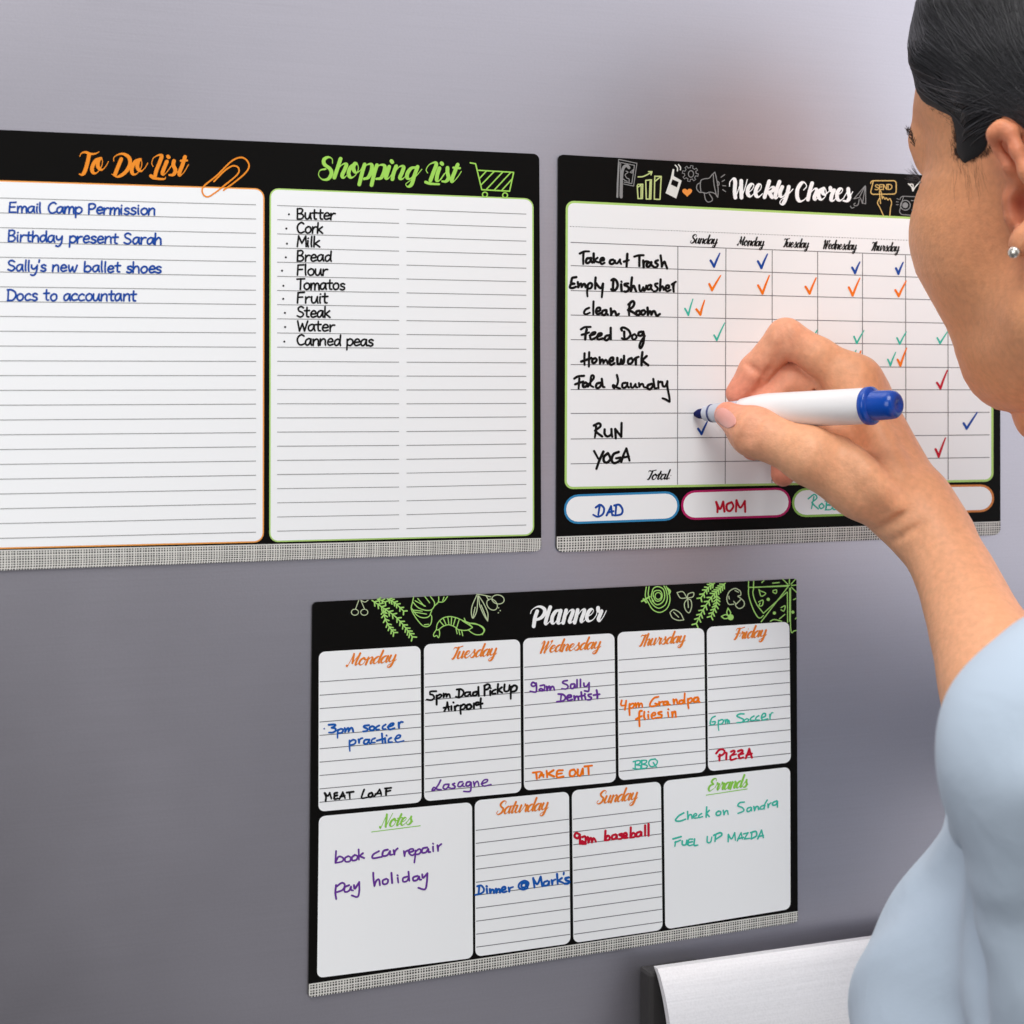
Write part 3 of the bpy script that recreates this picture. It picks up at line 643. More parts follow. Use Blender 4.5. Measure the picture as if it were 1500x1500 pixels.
class Board:
    def __init__(s, name, label, quad, strip_y, radius):
        """quad = outer corners (pixels) TL, TR, BR, BL; strip_y = y of the strip's upper edge at left and right"""
        s.q = quad
        c = sum(np.array(p) for p in quad) / 4
        s.root = thing(name, label, "whiteboard", on_front(c[0], c[1]))
        P = rounded(quad, radius, 8)
        mb = MB()
        n = len(P)
        fr, bk = front_many(P, OFF_FACE), front_many(P, OFF_FACE)
        bk[:, 1] = -0.0001
        mb.add(list(fr) + list(bk), [tuple(range(n)), tuple(range(2 * n - 1, n - 1, -1))] + [(i, n + i, n + (i + 1) % n, (i + 1) % n) for i in range(n)])
        s.back = mb.build("backing", M['black'], s.root)
        # strip
        q = [np.array(p, float) for p in quad]
        sq = [(q[0][0] + (q[3][0] - q[0][0]) * 0.95, strip_y[0]), (q[1][0] + (q[2][0] - q[1][0]) * 0.95, strip_y[1]), q[2], q[3]]
        rr = radius[2] if isinstance(radius, list) else radius
        P = rounded(sq, [0, 0, rr, rr], 8)
        ink = Ink(OFF_BORDER)
        ink.poly(P)
        W_, H_ = sq[1][0] - sq[0][0], sq[3][1] - sq[0][1]
        o = ink.build("mesh_strip", mesh_mat(name + "_strip", round(W_ / 3.7), round(H_ / 3.9)), s.root)
        uv = o.data.uv_layers.new(name="UVMap")
        for lp in o.data.loops:
            x, y = P[lp.vertex_index]
            u = (x - sq[0][0]) / (sq[1][0] - sq[0][0])
            yt, yb = sq[0][1] + (sq[1][1] - sq[0][1]) * u, q[3][1] + (q[2][1] - q[3][1]) * u
            uv.data[lp.index].uv = (u, (y - yt) / (yb - yt))

    def panel(s, quad, radius, border=None, bw=2.4, label=None, name="writing_panel"):
        ink = Ink(OFF_PANEL)
        ink.poly(rounded(quad, radius))
        p = ink.build(name, M['white'], s.root)
        if label:
            p["label"] = label
        if border:
            ink = Ink(OFF_BORDER)
            ink.poly(rounded(inset(quad, -bw), (np.array(radius) + bw).tolist() if isinstance(radius, list) else radius + bw))
            ink.build("border", M['ink_' + border], p)
        return p

    def put(s, ink, name, col, parent=None, label=None):
        o = ink.build(name, M['ink_' + col] if isinstance(col, str) else col, parent or s.root)
        if label:
            o["label"] = label
        return o


# ---- board 1: to-do list and shopping list -----------------------------------------------------
b1 = Board("list_board", "wide black magnetic whiteboard printed with an orange to-do list and a green shopping list",
           [(-44, 188.0), (790, 225.5), (793, 807.5), (-44, 837.5)], (806.8, 788.2), [9, 9, 9, 9])
todo = b1.panel([(-16, 265.5), (385.5, 278.0), (384.5, 792.5), (-16, 802.5)], 12, 'border_orange', 2.0, "to-do list panel with an orange border")
ink = Ink(OFF_RULE)
for k in range(24):
    yl, yr = 290 + 21.68 * k, 300 + 20.85 * k
    ink.line(-6, yl - (yr - yl) / 374 * 6, 375, yr, 1.15)
b1.put(ink, "ruling", 'line', todo)
for s_, p0, p1, cap in (("Email Camp Permission", (12, 311), (226.5, 314.6), 15.5), ("Birthday present Sarah", (11, 353.5), (236.5, 358), 16),
                        ("Sally's new ballet shoes", (10.5, 396.8), (236.5, 399.8), 15.5), ("Docs to accountant", (10, 440), (199, 441), 16.5)):
    b1.put(write(s_, p0, p1, cap, 2.75, HAND, 0.03, 0.5, off=OFF_INK), "handwriting", 'blue', todo)
shop = b1.panel([(397, 277.5), (779.6, 292.6), (780.4, 782.6), (396.4, 792.2)], 11, 'border_green', 2.0, "shopping list panel with a green border")
ink = Ink(OFF_RULE)
for k in range(24):
    ink.line(406, 301 + 20.74 * k, 584.6, 306.8 + 20.33 * k, 1.1)
    ink.line(595.5, 307.1 + 20.31 * k, 771, 313.6 + 19.8 * k, 1.1)
b1.put(ink, "ruling", 'line', shop)
ITEMS = (("Butter", 320.8, 490.6), ("Cork", 341.3, 472.8), ("Milk", 361.2, 469.3), ("Bread", 382.3, 485.7), ("Flour", 402.8, 479.4), ("Tomatos", 423.8, 505.3),
         ("Fruit", 443.8, 479.4), ("Steak", 464.3, 484.3), ("Water", 484.8, 489.8), ("Canned peas", 505.4, 547))
for s_, y, x1 in ITEMS:
    b1.put(write(s_, (434.3, y), (x1, y + (x1 - 434) * 0.012), 15.4, 2.65, HAND, 0.02, 0.45, off=OFF_INK), "handwriting", 'black', shop)
ink = Ink(OFF_INK)
for x, y in ((423.3, 313.9), (419.5, 334.7), (420.3, 356.8), (418.7, 376.8), (413.2, 396.5), (415.1, 418.6), (414.9, 437.8), (417.3, 458.3), (417.6, 479), (416.5, 500.3)):
    ink.disc(x, y, 1.5)
b1.put(ink, "bullet_column", 'black', shop)
b1.put(trace("To Do List", OFF_RULE), "heading", 'title_orange', b1.root)
b1.put(trace("Shopping List", OFF_RULE), "heading", 'title_green', b1.root)


def zm(x0, y0, s):
    """points read off an enlarged crop: origin (x0, y0), enlargement s"""
    return lambda p: (x0 + p[0] / s, y0 + p[1] / s)


def draw(ink, tf, w, *strokes):
    for st in strokes:
        ink.stroke(st, w, tf)


z = zm(0, 180, 3.75)
ink = Ink(OFF_INK)
draw(ink, z, 2.3, "1175,322 1235,262 1280,236 1310,248 1305,282 1240,338 1178,386 1140,406 1114,388 1118,350 1190,290 1270,212 1322,190 1355,205 1368,240 1345,278 1290,325 1228,370")
b1.put(ink, "paperclip_drawing", 'title_orange', b1.root)
z = zm(390, 180, 3.6585)
ink = Ink(OFF_INK)
draw(ink, z, 1.9, "1093,214* 1122,219* 1155,358* 1304,366* 1326,265* 1136,254", "1145,296 1180,258", "1150,334 1222,260", "1182,354 1268,263", "1222,360 1308,268", "1262,362 1318,300")
ink.circle(*z((1172, 384)), 3.6, 1.8)
ink.circle(*z((1280, 388)), 3.6, 1.8)
b1.put(ink, "cart_drawing", 'title_green', b1.root)

# ---- board 2: weekly chores ----------------------------------------------------------------------
b2 = Board("chore_board", "black magnetic whiteboard with a weekly chores grid, behind the writing hand",
           [(818.4, 226.2), (1465, 262.8), (1465.6, 783.5), (815.4, 809.3)], (786, 763.6), [7, 7, 10, 10])
chart = b2.panel([(832, 297), (1452, 326.5), (1452, 702.3), (830.3, 713.3)], 9, 'border_green', 3.2, "chores grid panel with a light green border")
ink = Ink(OFF_RULE)
LY = (355, 389, 425.6, 461.4, 497.4, 534, 570.6, 605.5, 643, 679.4)
RY = (377.6, 409.6, 441.2, 474.8, 505.9, 538.8, 571, 604, 637, 670)
for a, b in zip(LY, RY):
    ink.line(836, a, 1449.5, b, 1.1)
for x0, x1, y0, y1 in ((993, 992.4, 361, 709.8), (1063.4, 1062.3, 364, 708.8), (1131.2, 1130.8, 366.6, 707.6), (1197.7, 1198, 369, 706.4), (1263.5, 1263.3, 371.4, 705), (1326.5, 1327.2, 373.6, 703.8), (1388.6, 1389, 375.6, 702.6)):
    ink.vline(x0, y0, x1, y1, 1.1)
for k in range(150):
    x = 835 + k * 4.1
    y = 331.6 + (x - 835) * 0.0412
    ink.line(x, y, x + 2, y + 0.08, 0.9)
b2.put(ink, "ruling", 'line_dark', chart)
for s_ in ("Take out Trash", "Empty Dishwasher", "clean Room", "Feed Dog", "Homework", "Fold Laundry", "RUN", "YOGA"):
    b2.put(trace(s_, OFF_INK), "handwriting", 'black', chart)
for s_, p0, p1 in (("Sunday", (1010.5, 356), (1049, 357.6)), ("Monday", (1080, 359), (1117.5, 360.8)), ("Tuesday", (1146, 361.6), (1183, 363.2)), ("Wednesday", (1204.5, 364), (1253, 366.2)),
                   ("Thursday", (1275, 366.8), (1315.5, 368.6)), ("Friday", (1342, 369.6), (1375, 371)), ("Saturday", (1400, 372), (1442, 373.8))):
    b2.put(write(s_, p0, p1, 12.4, 2.3, SCRIPT, 0.30, 0, 0.4, OFF_INK), "day_heading", 'script_black', chart)
b2.put(write("Total:", (946, 702.6), (981, 702.2), 13.5, 2.4, SCRIPT, 0.28, 0, 0.4, OFF_INK), "day_heading", 'script_black', chart)
TICKS = dict(blue=[((1041, 381.6), (1046, 390.6), (1054.4, 371)), ((1110.2, 382.7), (1115.3, 392.7), (1124.2, 372.2)), ((1248.3, 392), (1252.5, 400.2), (1259.5, 383.8)),
                   ((1312.5, 393), (1316, 401.3), (1323, 384.3)), ((1411.6, 620), (1416, 628), (1431.6, 604)), ((1022.6, 628), (1027.6, 636), (1036, 617.6))],
             orange_ink=[((1039, 416), (1043, 425), (1055.6, 403.6)), ((1020, 453), (1026, 461), (1032, 440)), ((1110.5, 418), (1117, 430), (1127, 403.5)), ((1180, 420), (1186, 430), (1195.5, 407)),
                         ((1243.5, 421), (1249, 433), (1259.5, 407.5)), ((1311.6, 425), (1316.5, 433.8), (1327.4, 411.6)), ((1252, 521), (1257, 531), (1261, 514)), ((1315, 527), (1319, 535.6), (1328, 510))],
             teal=[((1003.4, 452), (1008.4, 461.6), (1015, 438)), ((1046, 491), (1050, 498.4), (1061.6, 473)), ((1186, 489), (1190, 498), (1197, 483.5)), ((1251, 493), (1255, 503), (1265.6, 484)),
                   ((1314, 495), (1318, 504), (1327.6, 486)), ((1373, 495), (1377, 503), (1388, 486)), ((1243, 520), (1248, 528), (1254, 513)), ((1300.6, 526.6), (1304.3, 535.6), (1312, 516))],
             red=[((1372.6, 560.6), (1377.6, 569), (1387.6, 542.6)), ((1370.6, 658), (1375, 669), (1385, 641.6)), ((1105, 663), (1112, 672), (1122, 650))])
for col, L_ in TICKS.items():
    for a, b, c in L_:
        ink = Ink(OFF_INK)
        wv = 2.6 if col == 'teal' else 3.4
        ink.ribbon([a, ((a[0] + b[0]) / 2 + .3, (a[1] + b[1]) / 2), b], wv)
        ink.ribbon(catmull([b, ((b[0] + c[0]) / 2 - 0.6, (b[1] + c[1]) / 2 + 0.6), c]), wv, taper=0.45)
        b2.put(ink, "check_mark", col, chart)
for qd, col, s_, tc_ in (
        ([(829.5, 728), (992, 722.5), (992, 759), (829.5, 764.8)], 'pill_blue', "DAD", 'blue'),
        ([(1001, 722), (1155, 717.2), (1155, 754), (1001, 758.8)], 'pill_red', "MOM", 'red'),
        ([(1163.5, 718.5), (1308, 714.2), (1308, 750.4), (1163.5, 754.6)], 'pill_green', "ROBERT", 'teal'),
        ([(1316, 714.6), (1453, 712.6), (1453, 746.6), (1316, 750)], 'pill_orange', None, None)):
    pl = b2.panel(qd, 17.5, col, 3.2, None, "name_panel")
    if s_:
        b2.put(trace(s_, OFF_INK), "handwriting", tc_, pl)
b2.put(trace("Weekly Chores", OFF_RULE), "heading", 'white', b2.root)
z = zm(890, 220, 8.333)
ink = Ink(OFF_RULE)
draw(ink, z, 1.2, "112,572* 135,112* 358,160* 318,438* 196,412", "150,560* 160,150* 328,185* 296,408* 200,388", "225,255 250,270 215,300 235,340 262,352 262,392", "275,270* 315,235* 300,280* 275,270", "190,350 215,370 240,380")
draw(ink, z, 4.2, "166,572 172,330 185,240 205,200 240,190 262,215")
draw(ink, z, 2.6, "120,572 124,400 138,150")
b2.put(ink, "lamp_drawing", 'grey', b2.root)
ink = Ink(OFF_RULE)
draw(ink, z, 1.8, "370,418* 430,415* 425,590* 372,590* 362,430", "465,368* 535,362* 528,596* 472,596* 466,380", "575,318* 655,320* 640,600* 570,598* 576,330", "372,326 430,322 490,296 540,264", "500,262* 542,262* 530,300", "580,380 640,330", "372,450 410,425", "410,440 408,580", "520,380 512,585")
b2.put(ink, "chart_drawing", 'pale_green', b2.root)
ink = Ink(OFF_RULE)
ink.poly([z(p) for p in ((795, 228), (815, 232), (808, 316), (905, 372), (838, 590), (708, 524), (770, 345))])
draw(ink, z, 1.7, "826,182 852,215 852,254", "866,176 890,210 888,240")
ph = b2.put(ink, "phone_drawing", 'light', b2.root)
ink = Ink(OFF_INK)
ink.poly([z(p) for p in ((792, 356), (868, 388), (848, 454), (772, 418))])
ink.build("phone_screen", M['black'], ph)
ink = Ink(OFF_RULE)
g = []
for k in range(8):
    a0 = 2 * math.pi * k / 8 + 0.2
    for da, r_ in ((-.2, 72), (-.16, 98), (.16, 98), (.2, 72)):
        g.append(z((1010 + r_ * math.cos(a0 + da), 285 + r_ * math.sin(a0 + da))))
ink.ribbon(g + [g[0]], 1.2)
ink.circle(*z((1018, 290)), 3.8, 1.2, 4.8)
draw(ink, z, 1.3, "1140,515 1132,430 1140,370 1180,350 1240,340 1275,300 1310,268* 1330,350 1350,480 1345,575* 1310,530 1250,512 1200,525 1150,512", "1135,395 1095,420 1088,470 1120,512 1150,515", "1290,300 1300,420 1330,560",
     "1180,530 1195,600 1225,632 1270,620 1278,590 1240,530", "1335,375 1360,395 1358,425 1340,432", "1385,330 1430,298", "1398,382 1428,364", "1405,432 1442,436", "1405,480 1440,506")
b2.put(ink, "megaphone_drawing", 'grey', b2.root)
ink = Ink(OFF_RULE)
H_ = [z((972 + 60 * math.sin(t) ** 3, 512 - (46 * math.cos(t) - 18 * math.cos(2 * t) - 7 * math.cos(3 * t) - 3 * math.cos(4 * t)))) for t in np.linspace(0, 2 * math.pi, 33)[:-1]]
ink.poly(H_)
b2.put(ink, "heart_drawing", 'heart', b2.root)
z = zm(1230, 240, 11.538)
ink = Ink(OFF_RULE)
draw(ink, z, 1.2, "432,370* 240,590* 330,570* 432,370", "350,575* 385,670* 432,390", "385,665* 440,675* 438,380", "330,600 310,690 260,710 240,680 265,665", "180,715 205,748 245,735")
b2.put(ink, "paper_plane_drawing", 'grey', b2.root)
ink = Ink(OFF_RULE)
ink.ribbon([z(p) for p in rounded([(525, 285), (955, 285), (955, 510), (525, 515)], 45)] + [z((570, 285))], 1.5)
write("SEND", z((590, 440)), z((885, 432)), 7.6, 1.3, HAND, 0, 0, ink=ink)
draw(ink, z, 1.4, "690,670* 680,560 672,470 690,455 705,500 720,590* 735,555 765,600* 785,575 815,612* 850,590 878,660 860,740 848,875", "672,580 640,660 680,740 740,875")
b2.put(ink, "send_button_drawing", 'gold', b2.root)
ink = Ink(OFF_RULE)
ink.ribbon([z(p) for p in rounded([(1020, 545), (1420, 560), (1400, 880), (1010, 855)], 60)] + [z((1080, 547))], 1.1)
ink.circle(*z((1110, 700)), 7.2, 1.2)
ink.disc(*z((1108, 700)), 4.2)
draw(ink, z, 1.0, "1000,600 970,590", "990,645 955,640", "990,690 960,690", "1210,620 1380,630", "1215,780 1380,790")
b2.put(ink, "camera_drawing", 'grey', b2.root)
ink = Ink(OFF_RULE)
draw(ink, z, 1.6, "1160,335 1215,390 1238,460* 1280,390 1385,270", "1185,345 1238,350 1240,450")
b2.put(ink, "sprout_drawing", 'light', b2.root)

# ---- board 3: planner ----------------------------------------------------------------------------
b3 = Board("planner_board", "tilted black magnetic whiteboard weekly planner with food drawings, lowest on the fridge",
           [(458, 882.2), (1166.8, 847.8), (1168.8, 1351), (452.2, 1461.6)], (1441.4, 1334.6), [7, 3, 6, 9])
DAYS = (
    ("Monday", [(467, 955), (616, 946), (617.5, 1175.3), (466.5, 1189)], (998.8, 19.6, 988.3, 19.2), (507, 976), (577, 969.5), 17.5),
    ("Tuesday", [(621, 943.9), (761.8, 936.3), (763.6, 1160.6), (621.4, 1173.8)], (987.4, 19.2, 977, 18.8), (659, 966), (724.5, 960), 17.5),
    ("Wednesday", [(766.3, 935.3), (900, 927.5), (902.2, 1145.4), (767.6, 1158.2)], (977.4, 18.6, 966.2, 18.4), (788.5, 956.8), (877, 950), 17),
    ("Thursday", [(904.5, 926.2), (1031.4, 919.7), (1033.8, 1130.8), (906.2, 1143.4)], (967, 18.1, 957.4, 17.8), (934, 947), (1001, 941), 16.5),
    ("Friday", [(1035.3, 918.4), (1156.2, 910.6), (1158.4, 1116.8), (1037.2, 1130)], (957.4, 17.6, 947.8, 17.3), (1073, 937.2), (1120, 932.6), 16.5),
    ("Saturday", [(695.4, 1172.6), (833.4, 1159.4), (835.6, 1382), (696.4, 1401.4)], (1216.4, 19.0, 1200, 18.73), (726, 1193.5), (800, 1186.5), 18.5),
    ("Sunday", [(837.6, 1158), (968, 1144.6), (970.6, 1362), (840, 1381.4)], (1200, 18.73, 1184.6, 18.4), (873, 1178), (931, 1171.6), 18),
    ("Notes", [(467.1, 1195.9), (691.4, 1175), (692.9, 1403.3), (464.5, 1432.7)], None, (556, 1212.6), (601, 1207.6), 19),
    ("Errands", [(972.1, 1143.9), (1157.5, 1123.3), (1158, 1331.5), (974.5, 1361.4)], None, (1036, 1159.4), (1092.5, 1153), 17.5),
)
DP = {}
for nm, qd, ln, p0, p1, cap in DAYS:
    p = b3.panel(qd, 9)
    DP[nm] = p
    if ln:
        ink = Ink(OFF_RULE)
        for k in range(10):
            u = (k + 1.6) / 12
            xl, xr = qd[0][0] + (qd[3][0] - qd[0][0]) * u, qd[1][0] + (qd[2][0] - qd[1][0]) * u
            ink.line(xl + 1.4, ln[0] + ln[1] * k, xr - 0.2, ln[2] + ln[3] * k, 1.15)
        b3.put(ink, "ruling", 'line_dark', p)
    else:
        ink = Ink(OFF_RULE)
        if nm == "Notes":
            ink.line(544, 1218.7, 616, 1209.5, 1.3)
        else:
            ink.line(1034, 1164.8, 1095, 1155.6, 1.3)
        b3.put(ink, "underline", 'script_green', p)
    b3.put(write(nm, p0, p1, cap, 3.0, SCRIPT, 0.32, 0, 0.3, OFF_INK), "day_heading", 'script_orange' if ln else 'script_green', p)
for day, s_, col in (
        ("Monday", "3pm soccer", 'blue2'), ("Monday", "practice", 'blue2'), ("Monday", "MEAT LOAF", 'black'),
        ("Tuesday", "5pm Dad PickUp", 'black'), ("Tuesday", "Airport", 'black'), ("Tuesday", "Lasagne", 'purple'),
        ("Wednesday", "9am Sally", 'purple'), ("Wednesday", "Dentist", 'purple'), ("Wednesday", "TAKE OUT", 'orange_ink'),
        ("Thursday", "4pm Grandpa", 'orange_ink'), ("Thursday", "flies in", 'orange_ink'), ("Thursday", "BBQ", 'teal'),
        ("Friday", "6pm Soccer", 'teal'), ("Friday", "PIZZA", 'red'),
        ("Notes", "book car repair", 'purple'), ("Notes", "pay holiday", 'purple'),
        ("Saturday", "Dinner @ Mark's", 'blue2'), ("Sunday", "9am baseball", 'red'),
        ("Errands", "Check on Sandra", 'teal'), ("Errands", "FUEL UP MAZDA", 'teal')):
    b3.put(trace(s_, OFF_INK), "handwriting", col, DP[day])
ink = Ink(OFF_INK)
ink.disc(475, 1067.4, 1.2)
b3.put(ink, "bullet", 'blue', DP["Monday"])
b3.put(trace("Planner", OFF_RULE), "heading", 'white', b3.root)


def sprig(ink, z, path, n, leaf, w):
    P = np.array(catmull([z(p) for p in path], 10))
    ink.ribbon(P, w)
    for i in np.linspace(2, len(P) - 1, n).astype(int):
        t = P[i] - P[i - 2]
        t /= np.hypot(*t)
        for sg in (-1, 1):
            c_, s_ = math.cos(sg * 0.85), math.sin(sg * 0.85)
            d = np.array([t[0] * c_ - t[1] * s_, t[0] * s_ + t[1] * c_])
            ink.ribbon([P[i], P[i] + d * leaf * 0.6, P[i] + d * leaf], w * 1.15)
    return ink


z = zm(500, 840, 6.25)
ink = Ink(OFF_RULE)
draw(ink, z, 1.2, "160,245 130,325", "178,245 212,325", "178,245 215,262 245,245")
for cx in (124, 210):
    ink.circle(*z((cx, 355)), 5.2, 1.2, 4.4)
b3.put(ink, "cherry_drawing", 'food_pale', b3.root)
ink = Ink(OFF_RULE)
sprig(ink, z, [(280, 246), (390, 320), (500, 400), (590, 500), (650, 580)], 13, 6.2, 1.7)
sprig(ink, z, [(385, 330), (400, 410), (440, 490), (480, 540)], 7, 5.6, 1.7)
sprig(ink, z, [(420, 232), (490, 270), (570, 345)], 6, 5.2, 1.7)
sprig(ink, z, [(330, 236), (368, 246), (400, 262)], 3, 4.6, 1.6)
b3.put(ink, "herb_drawing", 'food_green', b3.root)
ink = Ink(OFF_RULE)
draw(ink, z, 1.4, "662,215 650,270 640,320 660,370 700,430 745,478 790,486 820,460 828,400 815,375", "655,262 700,310 760,335 820,335 850,300 850,260 815,210", "645,320 690,380 745,405 800,395 828,340", "700,230 760,300", "765,212 808,268", "655,335 740,345",
     "660,352 780,372", "675,250 770,300", "850,300 888,260 892,212", "888,262 935,258 972,212", "928,250 940,215", "760,470 800,465")
b3.put(ink, "croissant_drawing", 'food_green', b3.root)
ink = Ink(OFF_RULE)
draw(ink, z, 1.4, "870,515 880,460 925,412 985,395 1050,405 1110,430 1160,450 1200,495* 1150,520 1075,515 1040,490 985,470 930,485 890,515 870,515", "870,515 845,555 850,578 872,568 890,588 900,550 895,515", "905,440 940,480", "935,415 960,472",
     "975,400 985,468", "1010,400 1005,472", "1045,408 1025,480", "1080,420 1055,500", "1110,435 1200,490", "1050,505 1060,552", "1075,515 1085,560", "1100,518 1112,570", "1125,410 1150,450 1230,460 1290,495 1305,530 1280,558 1230,560 1190,540 1160,515", "1110,430 1180,455 1270,475 1312,515 1290,560")
b3.put(ink, "shrimp_drawing", 'food_green', b3.root)
ink = Ink(OFF_RULE)
draw(ink, z, 1.4, "1240,200 1200,290 1190,360 1205,410 1240,340 1250,205", "1255,205 1270,300 1310,390 1340,435* 1340,360 1300,270 1258,205", "1205,400 1225,310", "1335,425 1280,290", "1240,190 1310,200 1370,215", "1325,205 1350,245")
ink.circle(*z((1380, 285)), 9, 1.3, 6.8, 50)
ink.circle(*z((1435, 238)), 9, 1.3, 6.6, 10)
for p in ((1440, 315), (1455, 340), (1438, 360)):
    ink.disc(*z(p), 0.9)
b3.put(ink, "olive_drawing", 'food_pale', b3.root)
z = zm(930, 840, 6.0)
ink = Ink(OFF_RULE)
draw(ink, z, 1.5, "100,118 92,200 120,260 160,320 220,342 280,310 308,240 300,170 275,112", "125,116 118,190 150,265 205,305 262,280 285,220 275,150 255,110", "150,240 195,275 245,250 262,200 250,140 205,116 165,130 150,170 145,210 165,245", "160,190 185,240 225,235 240,195 225,155 190,150 165,165 160,200")
ink.circle(*z((205, 198)), 4.5, 1.3, 5)
draw(ink, z, 2.4, "60,245 130,205", "75,225 100,255", "285,130 310,155 300,180")
b3.put(ink, "onion_drawing", 'food_green', b3.root)
ink = Ink(OFF_RULE)
draw(ink, z, 1.3, "370,168 420,160 450,200 455,215* 400,215 370,168", "460,212* 470,180 515,168 510,205 462,216", "460,225* 435,265 445,320 478,345 500,285 490,235 462,222", "465,230 470,300", "310,340 345,318 400,350 430,408* 380,412 330,390 308,345", "340,340 385,385")
b3.put(ink, "leaf_drawing", 'food_pale', b3.root)
ink = Ink(OFF_RULE)
sprig(ink, z, [(795, 85), (740, 140), (680, 200), (600, 320), (540, 440)], 13, 6.4, 1.7)
sprig(ink, z, [(720, 180), (715, 270), (670, 375)], 7, 5.8, 1.7)
sprig(ink, z, [(700, 85), (640, 130), (580, 215)], 6, 5.6, 1.7)
draw(ink, z, 1.6, "818,305 808,345 825,372 842,345 818,305", "760,378 800,362 830,385 790,398 760,378")
ink.disc(*z((842, 385)), 4.4)
b3.put(ink, "herb_drawing", 'food_green', b3.root)
ink = Ink(OFF_RULE)
draw(ink, z, 1.4, "870,270 825,270 808,220 830,160 880,132 925,155 930,190 905,200 925,215 960,250 955,290 915,308 885,280 905,255 930,230", "868,245 890,270", "880,150 910,165", "825,200 830,225")
b3.put(ink, "mushroom_drawing", 'food_pale', b3.root)
ink = Ink(OFF_RULE)
draw(ink, z, 1.5, "1000,68 998,120", "1045,66 1042,120", "1000,122* 1350,112", "1030,124 1360,104", "1000,122 1000,190 1030,290 1070,370 1100,392 1130,370", "1045,125 1038,180 1070,270 1130,350", "1110,425 1350,112", "1130,350 1335,165", "1340,165 1342,430", "1368,130 1370,490 1400,505 1420,500", "1360,130 1360,420",
     "1378,105 1420,102", "1375,120 1420,165", "1300,52 1345,95", "1358,50 1358,90", "1410,52 1372,95", "1090,140 1110,200 1150,175 1095,150", "1215,150 1245,145 1240,175 1215,165 1215,150", "1088,250 1125,235 1120,280 1092,285 1100,260", "1285,300 1320,285 1310,330 1285,320", "1190,420 1225,405 1290,420", "1270,400 1318,360", "1395,230 1415,220", "1410,400 1420,390",
     "1115,80 1135,62", "1210,85 1270,80")
for p in ((1172, 228), (1226, 348), (1388, 340)):
    ink.disc(*z(p), 2.4)
b3.put(ink, "pizza_drawing", 'food_green', b3.root)


# ------------------------------------------------------------------ soft bodies: distance fields meshed as one continuous skin
class Prim:
    """kinds: cone (a, b, ra, rb) and ell (centre, axes 3x3 rows, radii)"""

    def __init__(s, kind, **k):
        s.kind = kind
        s.__dict__.update(k)

    def d(s, p):
        if s.kind == 'cone':
            pa, ba = p - s.a, s.b - s.a
            L2 = float(ba @ ba) + 1e-12
            h = np.clip((pa @ ba) / L2, 0, 1)
            q = pa - h[:, None] * ba
            return np.sqrt(np.einsum('ij,ij->i', q, q)) - (s.ra + (s.rb - s.ra) * h)
        q = (p - s.c) @ s.ax.T
        k0 = np.sqrt((((q / s.r) ** 2).sum(1)) + 1e-12)
        k1 = np.sqrt((((q / (s.r ** 2)) ** 2).sum(1)) + 1e-12)
        return k0 * (k0 - 1) / k1


def cone(a, b, ra, rb, op='+', k=0.004):
    return (Prim('cone', a=np.asarray(a, float), b=np.asarray(b, float), ra=ra, rb=rb), op, k)


def ell(c, r, ax=None, op='+', k=0.004):
    return (Prim('ell', c=np.asarray(c, float), r=np.asarray(r, float), ax=np.eye(3) if ax is None else np.asarray(ax, float)), op, k)


def smin(a, b, k):
    h = np.maximum(k - np.abs(a - b), 0) / k
    return np.minimum(a, b) - h * h * k * 0.25


def field(groups):
    """groups: list of (k, [prims]) - prims blend inside their group, groups blend with k"""

    def f(p, near=None):
        out = None
        for gi, (gk, prims) in enumerate(groups):
            d = None
            for pi, (pr, op, k) in enumerate(prims):
                if near is not None and (gi, pi) not in near:
                    continue
                e = pr.d(p)
                if op == '+':
                    d = e if d is None else smin(d, e, k)
                elif d is not None:
                    d = -smin(-d, e, k)
            if d is not None:
                out = d if out is None else smin(out, d, gk)
        return np.full(len(p), 1.0) if out is None else out

    f.groups = groups
    return f


